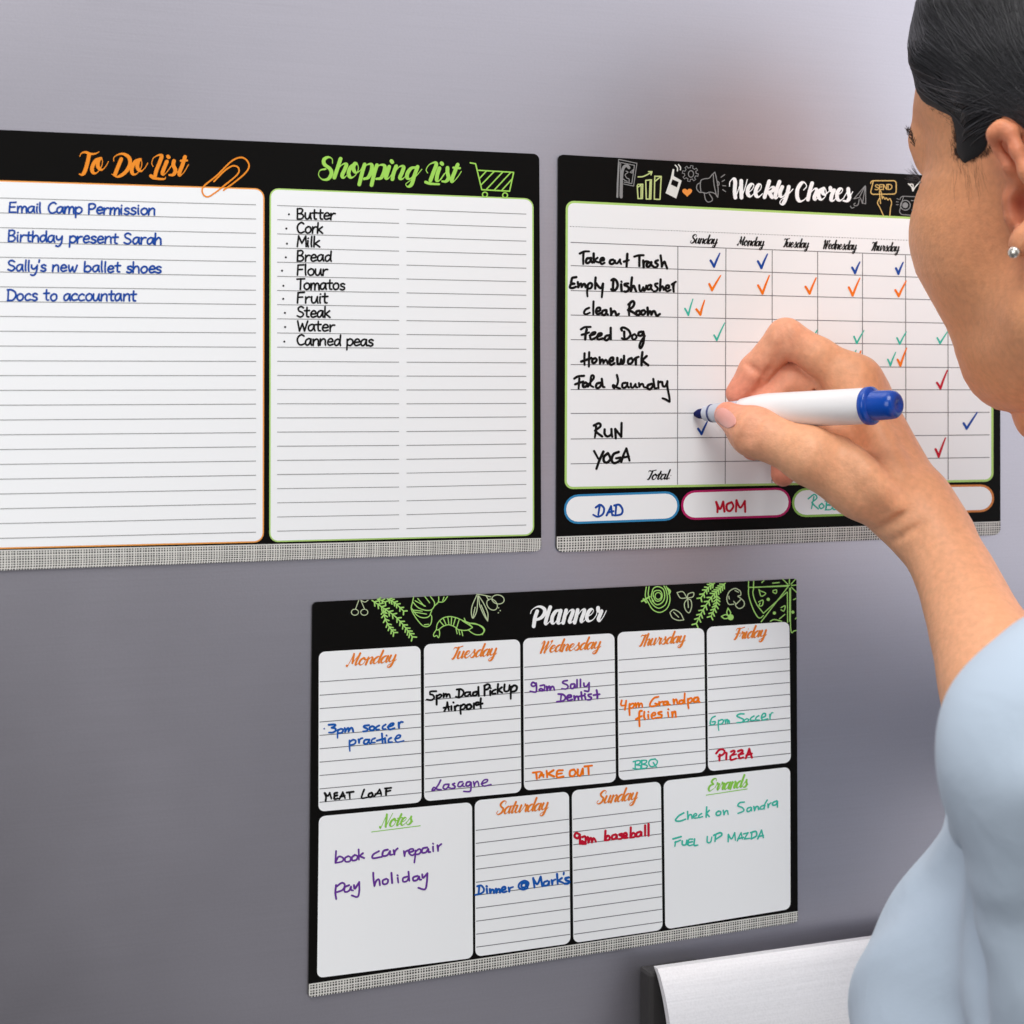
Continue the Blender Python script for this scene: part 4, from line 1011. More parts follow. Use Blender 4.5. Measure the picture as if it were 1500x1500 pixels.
def surface(f, lo, hi, h, post=None, B=16, pad=0.012):
    """naive surface nets on sparse blocks; returns vertices, quads"""
    lo, hi = np.array(lo, float), np.array(hi, float)
    nb = np.ceil((hi - lo) / (B * h)).astype(int)
    S = nb * B + 1
    I = np.stack(np.meshgrid(*[np.arange(k) for k in nb], indexing='ij'), -1).reshape(-1, 3)
    cen = lo + (I + 0.5) * B * h
    rad = B * h * 0.87
    full = f(cen) if post is None else post(cen, f(cen))
    keep = np.abs(full) < rad * 1.5 + pad
    groups = getattr(f, 'groups', None)
    pd = None
    if groups:
        pd = {(gi, pi): pr.d(cen) for gi, (gk, ps) in enumerate(groups) for pi, (pr, op, k) in enumerate(ps)}
        mg = {(gi, pi): gk + k for gi, (gk, ps) in enumerate(groups) for pi, (pr, op, k) in enumerate(ps)}
    g = np.stack(np.meshgrid(*[np.arange(B + 1)] * 3, indexing='ij'), -1).reshape(-1, 3)
    st = np.array([S[1] * S[2], S[2], 1], np.int64)
    cell_ids, cell_pos, quads = [], [], []
    corner = np.array([(i, j, k) for i in (0, 1) for j in (0, 1) for k in (0, 1)])
    edges = [(a, b) for a in range(8) for b in range(a + 1, 8) if np.abs(corner[a] - corner[b]).sum() == 1]
    for n in np.nonzero(keep)[0]:
        base = I[n] * B
        P = lo + (base + g) * h
        near = None
        if groups:
            near = {q for q in pd if pd[q][n] < rad * 1.05 + mg[q] + 2 * h + pad}
        v = f(P, near) if groups else f(P)
        if post is not None:
            v = post(P, v)
        if v.min() > 0 or v.max() < 0:
            continue
        V = v.reshape(B + 1, B + 1, B + 1)
        cs = [V[c[0]:c[0] + B, c[1]:c[1] + B, c[2]:c[2] + B] for c in corner]
        ins = sum((c < 0).astype(int) for c in cs)
        act = np.argwhere((ins > 0) & (ins < 8))
        if not len(act):
            continue
        cv = np.stack([c[tuple(act.T)] for c in cs], 1)
        acc, cnt = np.zeros((len(act), 3)), np.zeros(len(act))
        for a, b in edges:
            va, vb = cv[:, a], cv[:, b]
            m = (va < 0) != (vb < 0)
            t = np.where(m, va / np.where(va == vb, 1, va - vb), 0)
            acc += np.where(m[:, None], corner[a] + t[:, None] * (corner[b] - corner[a]), 0)
            cnt += m
        pos = lo + (base + act + acc / cnt[:, None]) * h
        cell_ids.append((base + act) @ st)
        cell_pos.append(pos)
        for ax in range(3):
            o1, o2 = [q for q in range(3) if q != ax]
            sl = [slice(0, B)] * 3
            A = V[tuple(sl)]
            sl2 = list(sl)
            sl2[ax] = slice(1, B + 1)
            Bv = V[tuple(sl2)]
            e = np.argwhere((A < 0) != (Bv < 0))
            if not len(e):
                continue
            sgn = A[tuple(e.T)] < 0
            gb = (base + e) @ st
            u, w = st[o1], st[o2]
            q = np.stack([gb - u - w, gb - w, gb, gb - u], 1)
            flip = sgn if ax != 1 else ~sgn
            q[~flip] = q[~flip][:, ::-1]
            quads.append(q)
    ids = np.concatenate(cell_ids)
    pos = np.concatenate(cell_pos)
    o = np.argsort(ids)
    ids, pos = ids[o], pos[o]
    Q = np.concatenate(quads)
    ix = np.searchsorted(ids, Q)
    ix = np.clip(ix, 0, len(ids) - 1)
    ok = (ids[ix] == Q).all(1)
    return pos, ix[ok]


def relax(v, q, n=2, f=0.5):
    e = np.concatenate([q[:, [0, 1]], q[:, [1, 2]], q[:, [2, 3]], q[:, [3, 0]]])
    for _ in range(n):
        s, c = np.zeros_like(v), np.zeros(len(v))
        for a, b in ((0, 1), (1, 0)):
            for k in range(3):
                s[:, k] += np.bincount(e[:, a], v[e[:, b], k], len(v))
            c += np.bincount(e[:, a], minlength=len(v))
        v = v + f * (s / np.maximum(c, 1)[:, None] - v)
    return v


def skin_mesh(name, v, q, material, parent, tint=None):
    base = world_loc(parent) if parent is not None else np.zeros(3)
    me = bpy.data.meshes.new(name)
    v = v - base
    me.vertices.add(len(v))
    me.vertices.foreach_set("co", v.astype(np.float32).ravel())
    me.loops.add(len(q) * 4)
    me.loops.foreach_set("vertex_index", q.astype(np.int32).ravel())
    me.polygons.add(len(q))
    me.polygons.foreach_set("loop_start", np.arange(0, len(q) * 4, 4, dtype=np.int32))
    me.polygons.foreach_set("use_smooth", np.ones(len(q), bool))
    me.update(calc_edges=True)
    me.validate()
    if tint is not None:
        at_ = me.color_attributes.new("tint", 'FLOAT_COLOR', 'POINT')
        c = np.ones((len(v), 4), np.float32)
        c[:, :3] = tint
        at_.data.foreach_set("color", c.ravel())
    me.materials.append(material)
    o = bpy.data.objects.new(name, me)
    C.objects.link(o)
    o.parent = parent
    return o


# ------------------------------------------------------------------ the marker pen
def lathe(prof, a, b, seg=40):
    """revolve (t along a-b in metres, radius) about the axis a->b"""
    a, b = np.asarray(a, float), np.asarray(b, float)
    d = (b - a) / np.linalg.norm(b - a)
    u = np.cross(d, UP)
    u /= np.linalg.norm(u)
    w = np.cross(d, u)
    mb = MB()
    vs, fs = [], []
    for t, r in prof:
        for k in range(seg):
            th = 2 * math.pi * k / seg
            vs.append(a + d * t + (u * math.cos(th) + w * math.sin(th)) * r)
    for i in range(len(prof) - 1):
        for k in range(seg):
            k2 = (k + 1) % seg
            fs.append((i * seg + k, i * seg + k2, (i + 1) * seg + k2, (i + 1) * seg + k))
    fs.append(tuple(range(seg - 1, -1, -1)))
    fs.append(tuple((len(prof) - 1) * seg + k for k in range(seg)))
    mb.add(vs, fs)
    return mb


M['pen_white'] = mat("pen_white_plastic", (236, 234, 234), 0.35, 0.4, noise=0.015, nscale=120)
M['pen_blue'] = mat("pen_blue_plastic", (18, 74, 172), 0.22, 0.5, noise=0.03, nscale=90)
M['pen_grey'] = mat("pen_collar", (196, 200, 212), 0.3, 0.5, noise=0.02)
M['pen_ring'] = mat("collar_ring", (70, 76, 120), 0.4, 0.3)
M['pen_nib'] = mat("felt_nib", (26, 32, 84), 0.9, 0.1, noise=0.1, nscale=900)
PT = on_front(1017, 606.5, 0.0016)
PE = at(1316, 592.5, 0.772)
PL = float(np.linalg.norm(PE - PT))
PD = (PE - PT) / PL
pen = thing("marker_pen", "white dry erase marker with a blue end plug held in the woman's hand", "marker", PT)
R0 = 0.0083
lathe([(0.0285, 0.0052), (0.030, 0.0064), (0.036, 0.0074), (0.042, 0.0081), (0.046, R0), (PL - 0.018, R0), (PL - 0.0168, R0 - 0.0003), (PL - 0.0165, R0 - 0.0009)], PT, PE).build("barrel", M['pen_white'], pen, True)
lathe([(0.0062, 0.0026), (0.0070, 0.0036), (0.0098, 0.0040), (0.0104, 0.0043), (0.0125, 0.0043), (0.0131, 0.0047), (0.0285, 0.0056)], PT, PE).build("collar", M['pen_grey'], pen, True)
lathe([(0.0106, 0.0043), (0.0108, 0.0045), (0.0116, 0.0045), (0.0118, 0.0043)], PT, PE).build("ring", M['pen_ring'], pen, True)
lathe([(0.0, 0.0006), (0.0006, 0.0013), (0.003, 0.0024), (0.0063, 0.0027)], PT, PE).build("nib", M['pen_nib'], pen, True)
lathe([(PL - 0.0166, R0 + 0.0001), (PL - 0.016, R0 + 0.0005), (PL - 0.0138, R0 + 0.0005), (PL - 0.0132, R0 + 0.0001), (PL - 0.0124, 0.0069), (PL - 0.0040, 0.0066), (PL - 0.0018, 0.0062), (PL - 0.0008, 0.0054), (PL, 0.0044), (PL + 0.0001, 0.0024), (PL - 0.0004, 0.0016), (PL - 0.0004, 0.0004)], PT, PE, 48).build("end_plug", M['pen_blue'], pen, True)
for o in pen.children:
    md = o.modifiers.new("split", 'EDGE_SPLIT')
    md.split_angle = R(38)


# ------------------------------------------------------------------ the woman
def J(px, py, d, r):
    return at(px, py, d), r * d / FPX


def chain(js, k=0.003, op='+'):
    out = []
    for (a, ra), (b, rb) in zip(js[:-1], js[1:]):
        out.append(cone(a, b, ra, rb, op, k))
    return out


thumb = [J(1066, 608, .8285, 20), J(1104, 632, .814, 34), J(1188, 668, .801, 38), J(1262, 718, .800, 38)]
index = [J(1252, 559, .832, 37), J(1200, 522, .833, 26.5), J(1151, 494, .836, 27), J(1106, 543, .843, 23), J(1081, 576, .8455, 18.5)]
middle = [J(1262, 580, .842, 36), J(1160, 558, .845, 28), J(1118, 594, .845, 23), J(1104, 655, .843, 20)]
ring = [J(1270, 605, .858, 34), J(1186, 590, .863, 26), J(1152, 640, .861, 22), J(1147, 695, .858, 18)]
little = [J(1280, 632, .867, 30), J(1212, 640, .868, 22), J(1186, 674, .866, 18), J(1176, 699, .865, 13)]
WR = J(1338, 746, .806, 46)
arm = [WR, J(1374, 793, .795, 47), J(1403, 850, .78, 50), J(1423, 900, .765, 56), J(1442, 948, .75, 64), J(1467, 1010, .735, 80), J(1505, 1120, .715, 90)]
SHR = J(1830, 1110, .86, 130)
SHL = J(1606, 1103, .58, 215)
palm = [cone(*[q for q in (J(1257, 590, .832, 44)[0], WR[0])], J(1257, 590, .832, 44)[1], WR[1], k=.008),
        cone(middle[0][0], WR[0], middle[0][1], WR[1] * .95, k=.008), cone(ring[0][0], WR[0], ring[0][1], WR[1] * .9, k=.008),
        cone(little[0][0], WR[0], little[0][1], WR[1] * .8, k=.008), cone(index[0][0], middle[0][0], index[0][1], middle[0][1], k=.006),
        cone(middle[0][0], ring[0][0], middle[0][1], ring[0][1], k=.006), cone(ring[0][0], little[0][0], ring[0][1], little[0][1], k=.006),
        cone(J(1205, 650, .822, 30)[0], J(1250, 606, .834, 30)[0], J(1205, 650, .822, 30)[1], J(1250, 606, .834, 30)[1], k=.010),
        cone(thumb[2][0], WR[0], thumb[2][1] * .9, WR[1] * .9, k=.010), cone(thumb[3][0], WR[0], thumb[3][1], WR[1] * .95, k=.010)]
G = [(0.010, palm + chain(arm, .012) + [cone(arm[-1][0], SHR[0], arm[-1][1], 0.040, k=.02)]),
     (0.007, chain(thumb, .006)), (0.006, chain(index, .003)), (0.0014, chain(middle, .003)), (0.0025, chain(ring, .003)), (0.0025, chain(little, .003))]

CREASES = [cone(at(1127, 541, .8350), at(1112, 566, .8380), .0011, .0008, '-', .003), cone(at(1140, 508, .8275), at(1136, 532, .8320), .0008, .0010, '-', .003),
           cone(at(1192, 545, .8385), at(1194, 574, .8370), .0010, .0010, '-', .004)]
# head frame
AL = R(52)
EAR = at(1494, 285, .70)
fa = -math.cos(AL) * RT + math.sin(AL) * FW
fl = -(math.sin(AL) * RT + math.cos(AL) * FW)
TL_ = R(4)
ha = math.cos(TL_) * fa - math.sin(TL_) * UP
hu = math.sin(TL_) * fa + math.cos(TL_) * UP
AX = np.array([ha, fl, hu])
HC = EAR - 0.070 * fl + 0.004 * ha + 0.012 * hu


def hl(a, l, u):
    return HC + a * ha + l * fl + u * hu


def both(fn):
    return [fn(1), fn(-1)]


head = [ell(hl(-.008, 0, .028), (.094, .074, .088), AX, k=.02), ell(hl(.030, 0, -.034), (.060, .056, .060), AX, k=.03)]
head += both(lambda s: ell(hl(.050, s * .039, -.022), (.036, .030, .040), AX, k=.022))
head += both(lambda s: cone(hl(-.004, s * .052, -.062), hl(.050, s * .020, -.088), .020, .017, k=.022))
head += [ell(hl(.062, 0, -.090), (.018, .022, .017), AX, k=.02), cone(hl(.084, -.03, .022), hl(.084, .03, .022), .012, .012, k=.02),
         cone(hl(.084, 0, .008), hl(.080, 0, -.030), .007, .009, k=.010), ell(hl(.072, 0, -.064), (.012, .022, .010), AX, k=.010)]
head += both(lambda s: ell(hl(.094, s * .034, .000), (.016, .018, .012), AX, '-', .014))
head += both(lambda s: ell(hl(.079, s * .033, -.001), (.012, .015, .011), AX, k=.004))
head += [cone(hl(-.085, 0, -.038), hl(-.160, 0, -.185), .042, .050, k=.025)]
# the ear that shows, and its twin
ear_pts = [J(1457, 208, .700, 9), J(1456, 196, .698, 10), J(1467, 187, .696, 11), J(1480, 194, .694, 11), J(1490, 220, .692, 10), J(1503, 252, .690, 10), J(1516, 290, .690, 10), J(1514, 326, .690, 11), J(1503, 345, .690, 15), J(1497, 357, .6915, 17), J(1496, 345, .697, 14)]
crus = [J(1463, 222, .701, 8), J(1478, 244, .699, 8), J(1497, 262, .699, 8)]
ear = chain(ear_pts, .003) + chain(crus, .003) + [cone(J(1490, 250, .706, 20)[0], J(1500, 330, .706, 20)[0], .006, .0055, k=.004), cone(J(1478, 292, .703, 9)[0], J(1481, 318, .703, 9)[0], .0028, .0028, k=.006)]


def mirror(prims):
    out = []
    for pr, op, k in prims:
        q = Prim(pr.kind, **{x: y for x, y in pr.__dict__.items() if x != 'kind'})
        for nm in ('a', 'b', 'c'):
            if hasattr(q, nm):
                p = getattr(q, nm)
                setattr(q, nm, p - 2 * ((p - HC) @ fl) * fl)
        out.append((q, op, k))
    return out


NK = [cone(hl(-.160, 0, -.185), at(1900, 1130, .72), .050, .075, k=.03), cone(SHL[0], SHR[0], .035, .035, k=.03), cone(at(1735, 1150, .72), at(1700, 2050, .72), .080, .085, k=.03),
      cone(SHL[0], at(1640, 1900, .60), .034, .028, k=.02)]
G = [(0.02, head + NK), (0.004, ear), (0.004, mirror(ear))] + [(0.02, G[0][1])] + G[1:]
# the hollow of each ear
hollow = [ell(J(1501, 296, .694, 1)[0], (.0052, .0055, .0066), AX, '-', .003)]
G[1][1].extend(hollow)
G[2][1].extend(mirror(hollow))
field0 = field(G)



def first_hit(f, px, py, d0=.55, d1=.85, n=400):
    ds = np.linspace(d0, d1, n)
    r = ray(px, py)
    P = CAM + ds[:, None] * r
    v = f(P)
    i = np.argmax(v < 0)
    return P[i] if v.min() < 0 else P[np.argmin(v)]


def fold(f, x0, y0, x1, y1, r_, k, bow=0.0, op='-', lift=0.0):
    """a skin fold (or a low ridge) lying on the surface between two pixels"""
    tt_ = np.linspace(0, 1, 5)
    pp = [first_hit(f, x0 + (x1 - x0) * t + bow * math.sin(math.pi * t), y0 + (y1 - y0) * t, .74, .87, 900) + FW * lift for t in tt_]
    rr_ = [r_ * (.5 + .5 * math.sin(math.pi * t)) for t in tt_]
    return [cone(a, b, ra, rb, op, k) for a, b, ra, rb in zip(pp[:-1], pp[1:], rr_[:-1], rr_[1:])]


hand_f = field(G[3:])
for off_ in (-9, -1, 8):
    CREASES += fold(hand_f, 1114 + off_, 604, 1092 + off_, 652, .0007, .0022, -3)
for off_ in (-4, 4):
    CREASES += fold(hand_f, 1092 + off_, 534 + off_, 1118 + off_, 549 + off_, .0006, .0020)
CREASES += fold(hand_f, 1138, 478, 1150, 512, .0006, .0022) + fold(hand_f, 1147, 474, 1158, 510, .0006, .0022)
CREASES += fold(hand_f, 1284, 778, 1322, 752, .0006, .0030, 3) + fold(hand_f, 1302, 795, 1352, 766, .0007, .0030, 3)
RIDGES = fold(hand_f, 1262, 585, 1322, 700, .0016, .010, 0, '+', .0008) + fold(hand_f, 1238, 650, 1310, 740, .0018, .010, 0, '+', .0009)


det_ = np.array([pr.a for pr, op, k in CREASES + RIDGES])
DET_C = (det_.min(0) + det_.max(0)) / 2
DET_R = np.linalg.norm(det_ - DET_C, axis=1).max() + .04


def body_f(P, near=None):
    d = field0(P, near)
    if len(P) == 4913 and np.linalg.norm(P[2456] - DET_C) > DET_R:
        return d
    for pr, op, k in RIDGES:
        d = smin(d, pr.d(P), k)
    for pr, op, k in CREASES:
        d = -smin(-d, pr.d(P), k)
    return d


body_f.groups = G

CONT = np.array([(0, 1352), (60, 1345), (100, 1344), (118, 1342), (132, 1340), (158, 1334.5), (183, 1330.5), (205, 1329), (216, 1331.5), (231, 1337.5), (253, 1345), (268, 1345.5), (297, 1339), (315, 1333.5), (335, 1331), (355, 1331), (372, 1333.5),
                 (400, 1341), (430, 1357), (450, 1368), (480, 1384), (500, 1391), (530, 1401.5), (555, 1411.5), (575, 1424), (590, 1440), (600, 1458), (606, 1490)], float)


def project(v):
    q = v - CAM
    d = q @ FW
    return 750 + FPX * (q @ RT) / d, HY - FPX * (q @ UP) / d, d


BENDS = []


def fit_contour(v, cont, mask, x_pivot=1455.0):
    """pull the modelled head out or in, row by row, so that its outline has the sitter's own shape"""
    px, py, d = project(v)
    rows = np.arange(cont[0, 0], cont[-1, 0] + 1, 4.0)
    left = np.full(len(rows), np.nan)
    for i, r in enumerate(rows):
        m = mask & (np.abs(py - r) < 4)
        if m.any():
            left[i] = px[m].min()
    ok = ~np.isnan(left)
    lf = np.interp(rows, rows[ok], left[ok])
    tg = np.interp(rows, cont[:, 0], cont[:, 1])
    x_ = np.arange(-9, 10)
    ker = np.exp(-(x_ / 3.2) ** 2)
    ker /= ker.sum()
    lf = np.convolve(np.pad(lf, 9, mode='edge'), ker, 'valid')
    BENDS.append((rows, lf, tg, x_pivot))
    return bend(v, BENDS[-1], mask)


def bend(v, b, mask=True):
    rows, lf, tg, x_pivot = b
    px, py, d = project(v)
    le, te = np.interp(py, rows, lf), np.interp(py, rows, tg)
    piv = np.maximum(x_pivot, np.maximum(le, te) + 110)
    w = np.clip((piv - px) / (piv - le), 0, 1.25)
    w = np.where(w < 1, w * w * (1.6 - .6 * w), w)
    dx = np.where(mask & (px < piv), (te - le) * w, 0)
    return v + (dx * d / FPX)[:, None] * RT


pts = np.array([j[0] for j in thumb + index + middle + ring + little + arm] + [HC, SHR[0], SHL[0]])
lo = np.minimum(pts.min(0) - .06, HC - .20)
hi = np.maximum(pts.max(0) + .07, HC + .20)
lo[2] = at(1600, 1700, .62)[2]
V, Q = surface(body_f, lo, hi, 0.0011)
V = relax(V, Q, 2, 0.5)
head_f = field([(0.02, head[:-1]), (0.004, ear)])
hmask = (head_f(V) < .008) & (np.linalg.norm(V - HC, axis=1) < .17)
V = fit_contour(V, CONT, hmask)

# skin colour: warm base, pinker at fingertips, knuckles, nails' folds, ear and cheek
base = np.array(lin((232, 170, 130)))
T = np.tile(base, (len(V), 1))


def flush(c, r, col, amt):
    global T
    w = amt * np.exp(-(np.linalg.norm(V - c, axis=1) / r) ** 2)
    T = T * (1 - w[:, None]) + np.array(lin(col)) * w[:, None]


face_w = np.exp(-(np.linalg.norm(V - HC, axis=1) / .13) ** 4)
T = T * (1 - face_w[:, None]) + np.array(lin((228, 158, 110))) * face_w[:, None]
for j in (index[4], middle[3], ring[3], little[3], thumb[0]):
    flush(j[0], .016, (236, 142, 118), .8)
for j in (index[3], index[2], middle[1], ring[1], thumb[1]):
    flush(j[0], .014, (232, 150, 124), .55)
flush(J(1185, 585, .85, 1)[0], .022, (216, 146, 122), .4)
flush(at(1400, 345, .70), .028, (205, 128, 98), .6)
flush(at(1480, 215, .695), .016, (222, 128, 100), .7)
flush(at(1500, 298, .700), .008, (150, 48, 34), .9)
flush(at(1494, 350, .700), .010, (222, 140, 112), .6)
sk = bpy.data.materials.new("skin")
sk.use_nodes = True
n_, l_ = sk.node_tree.nodes, sk.node_tree.links
p_ = n_["Principled BSDF"]
p_.inputs["Roughness"].default_value = 0.48
p_.inputs["Specular IOR Level"].default_value = 0.32
p_.inputs["Subsurface Weight"].default_value = 0.12
p_.inputs["Subsurface Radius"].default_value = (1.0, 0.35, 0.2)
p_.inputs["Subsurface Scale"].default_value = 0.004
va = n_.new("ShaderNodeVertexColor")
va.layer_name = "tint"
tc = n_.new("ShaderNodeTexCoord")
nz = n_.new("ShaderNodeTexNoise")
nz.inputs["Scale"].default_value = 330
nz.inputs["Detail"].default_value = 5
l_.new(tc.outputs["Object"], nz.inputs["Vector"])
mr = n_.new("ShaderNodeMapRange")
mr.inputs["From Min"].default_value = 0.3
mr.inputs["From Max"].default_value = 0.7
mr.inputs["To Min"].default_value = 0.91
mr.inputs["To Max"].default_value = 1.065
l_.new(nz.outputs["Fac"], mr.inputs["Value"])
mx = n_.new("ShaderNodeMix")
mx.data_type = 'RGBA'
mx.blend_type = 'MULTIPLY'
mx.inputs[0].default_value = 1
l_.new(va.outputs["Color"], mx.inputs[6])
l_.new(mr.outputs[0], mx.inputs[7])
l_.new(mx.outputs[2], p_.inputs["Base Color"])
vo = n_.new("ShaderNodeTexVoronoi")
vo.inputs["Scale"].default_value = 900
l_.new(tc.outputs["Object"], vo.inputs["Vector"])
bp = n_.new("ShaderNodeBump")
bp.inputs["Strength"].default_value = 0.30
bp.inputs["Distance"].default_value = 0.0003
l_.new(vo.outputs["Distance"], bp.inputs["Height"])
bp2 = n_.new("ShaderNodeBump")
bp2.inputs["Strength"].default_value = 0.25
bp2.inputs["Distance"].default_value = 0.0008
l_.new(nz.outputs["Fac"], bp2.inputs["Height"])
l_.new(bp.outputs[0], bp2.inputs["Normal"])
l_.new(bp2.outputs[0], p_.inputs["Normal"])
M['skin'] = sk

person = thing("person", "woman in a pale blue shirt seen from behind writing on the chores board", "person", at(1735, 1900, .72))
body = skin_mesh("body", V, Q, sk, person, T)



# ---- thumb nail: a thin curved plate following the thumb's end
M['nail'] = mat("nail", (228, 160, 148), 0.22, 0.5, noise=0.03)
M['nail_tip'] = mat("nail_tip", (240, 222, 206), 0.25, 0.5)
thumb_f = field([(0.004, chain(thumb, .006))])


def nail_plate(px, py, du, dv, ang, name, material, parent, lift):
    """elliptical plate centred at a pixel, half sizes du (along) and dv (across), turned by ang degrees"""
    n = 14
    vs, fs = [], []
    for i in range(n + 1):
        for j in range(n + 1):
            u, v = -1 + 2 * i / n, -1 + 2 * j / n
            uu = u * math.sqrt(max(0, 1 - v * v / 2.2))
            vv = v * math.sqrt(max(0, 1 - u * u / 2.6))
            x = px + du * uu * math.cos(R(ang)) - dv * vv * math.sin(R(ang))
            y = py + du * uu * math.sin(R(ang)) + dv * vv * math.cos(R(ang))
            p = first_hit(body_f, x, y, .74, .87, 1300)
            vs.append(p - FW * (lift - 0.0006 * (v * v)))
    for i in range(n):
        for j in range(n):
            a = i * (n + 1) + j
            fs.append((a, a + 1, a + n + 2, a + n + 1))
    mb = MB()
    mb.add(vs, fs)
    o = mb.build(name, material, parent, True)
    sd = o.modifiers.new("thick", 'SOLIDIFY')
    sd.thickness = 0.0004
    return o


nail = nail_plate(1062, 612, 17, 12, 40, "fingernail", M['nail'], person, 0.0007)

# ---- hair: a combed-back cap with separate strands over it
HL = [(1354, -60), (1349, 60), (1343, 118), (1352, 150), (1372, 168), (1390, 180), (1399, 203), (1399, 228), (1411, 243), (1430, 237), (1446, 222), (1453, 204), (1470, 172), (1490, 180)]
cran = field([(0.02, head[:-1])])
pa = []


def unbend(x, y):
    """where on the unbent head the point lies that ends up at this pixel"""
    u = x
    for _ in range(3):
        p = at(u, y, .72)
        u = x - (project(bend(p[None], BENDS[0]))[0][0] - u)
    return u


for x, y in HL:
    q = first_hit(cran, unbend(x, y), y) - HC
    pa.append((q @ ha, q @ hu))
pa[0] = (pa[1][0] + .004, pa[1][1] + .05)
poly = [(.060, .20)] + pa + [(-.024, -.030), (-.040, -.075), (-.060, -.10), (-.20, -.10), (-.20, .20)]
poly = np.array(poly)


def poly_sd(P2):
    n = len(poly)
    d = np.full(len(P2), 1e9)
    ins = np.zeros(len(P2), bool)
    for i in range(n):
        a, b = poly[i], poly[(i + 1) % n]
        e = b - a
        w = P2 - a
        t = np.clip((w @ e) / (e @ e), 0, 1)
        q = w - t[:, None] * e
        d = np.minimum(d, (q ** 2).sum(1))
        c = ((a[1] <= P2[:, 1]) & (b[1] > P2[:, 1])) | ((b[1] <= P2[:, 1]) & (a[1] > P2[:, 1]))
        with np.errstate(divide='ignore', invalid='ignore'):
            xx = a[0] + (P2[:, 1] - a[1]) * (e[0] / np.where(e[1] == 0, 1e-9, e[1]))
        ins ^= c & (P2[:, 0] < xx)
    return np.where(ins, -1, 1) * np.sqrt(d)


bun = ell(hl(-.112, 0, -.010), (.036, .036, .040), AX, k=.02)


def hair_edge(P):
    q = P - HC
    return poly_sd(np.stack([q @ ha, q @ hu], 1))


def hair_f(P):
    e = hair_edge(P)
    t = np.clip(-e * 0.30, 0, .0085) + 0.0001
    d = np.maximum(cran(P) - t, e)
    return smin(d, bun[0].d(P), .02)


HV, HQ = surface(hair_f, HC - .17, HC + .17, 0.0022)
HV = relax(HV, HQ, 2, .5)
HCONT = np.array([(-120, 1420), (-60, 1374), (-20, 1351), (0, 1343.5), (30, 1335), (50, 1331), (72, 1328.5), (92, 1330), (114, 1339), (132, 1341), (150, 1352), (172, 1382)], float)


def fit_hair(v):
    # the same outline pull as the skin below, so the two stay together, then the hair's own outline above the forehead
    v = bend(v, BENDS[0])
    py = project(v)[1]
    f = np.clip((215 - py) / 85, 0, 1)[:, None]
    return v + (fit_contour(v, HCONT, np.ones(len(v), bool)) - v) * f * f * (3 - 2 * f)


hm = bpy.data.materials.new("black_hair")
hm.use_nodes = True
n_, l_ = hm.node_tree.nodes, hm.node_tree.links
p_ = n_["Principled BSDF"]
p_.inputs["Roughness"].default_value = 0.42
p_.inputs["Specular IOR Level"].default_value = 0.5
hi_ = n_.new("ShaderNodeNewGeometry")
rp = n_.new("ShaderNodeValToRGB")
rp.color_ramp.elements[0].color = (0.012, 0.012, 0.014, 1)
rp.color_ramp.elements[1].color = (0.050, 0.049, 0.054, 1)
l_.new(hi_.outputs["Random Per Island"], rp.inputs[0])
l_.new(rp.outputs[0], p_.inputs["Base Color"])
M['hair'] = hm
M['hair_cap'] = mat("hair_base", (26, 25, 27), 0.6, 0.25, noise=0.2, nscale=120)

rs = np.random.default_rng(5)
C0 = np.array([-.005, 0, .02])
NP_ = 22


def unit(v):
    return v / np.linalg.norm(v, axis=-1, keepdims=True)


def sphere_bezier(s, c, e, t):
    """three-point curve of directions"""
    return unit((1 - t) ** 2 * s + 2 * t * (1 - t) * c + t ** 2 * e)


# long strands: from the crown line down over the temple, then back behind the ear; short ones: swept back from the sideburn
NA, NB = 8200, 1500
sa = rs.uniform(-.085, .088, NA) ** 1.0
side = np.where(rs.uniform(size=NA) < .86, 1.0, -1.0)
ua = np.sqrt(np.clip(1 - (sa / .094) ** 2, .02, 1)) * .088 + .008
S = unit(np.stack([sa, side * .004, ua], 1))
cl = rs.uniform(.6, 1.0, NA)
K = unit(np.stack([sa * .78 + .012, side * (.066 + .010 * cl), -.012 + .055 * (1 - cl) + 0 * sa], 1) + rs.normal(0, .003, (NA, 3)))
E = unit(np.stack([-.080 + 0 * sa, side * .052, -.062 + .05 * rs.uniform(size=NA)], 1))
t0 = rs.uniform(0, .62, NA)
t1 = np.minimum(t0 + rs.uniform(.22, .48, NA), 1.0)
tries = unit(rs.normal(size=(30000, 3)))
tries = tries[(tries[:, 1] > .1) & (tries[:, 2] < .1)]
P0 = HC + (tries * .08 + C0) @ AX
e0_ = hair_edge(P0)
okb = (e0_ < -.001) & (e0_ > -.028)
SB = tries[okb][:NB]
NB = len(SB)
KB = unit(SB + np.array([-.35, .1, .12]))
EB = unit(np.stack([-.9 + 0 * SB[:, 0], .55 + 0 * SB[:, 0], -.15 + rs.uniform(-.1, .3, NB)], 1))
S, K, E = np.concatenate([S, SB]), np.concatenate([K, KB]), np.concatenate([E, EB])
t0, t1 = np.concatenate([t0, np.zeros(NB)]), np.concatenate([t1, rs.uniform(.2, .45, NB)])
wob = rs.normal(0, .010, (NA + NB, 3))
path = np.zeros((NA + NB, NP_, 3))
for i in range(NP_):
    t = (t0 + (t1 - t0) * i / (NP_ - 1))[:, None]
    path[:, i] = unit(sphere_bezier(S, K, E, t) + wob * np.sin(np.pi * t)) * .095 + C0
mid_ok = hair_edge(((path.reshape(-1, 3)) @ AX) + HC).reshape(-1, NP_)
good = (mid_ok < -.0006).all(1)
path, loc = path[good], path[good][:, 0]
W_ = (path.reshape(-1, 3) @ AX) + HC
cen_ = HC + np.array([-.005, 0, .02]) @ AX
lift = np.repeat(rs.uniform(.0000, .0009, len(loc)), NP_)
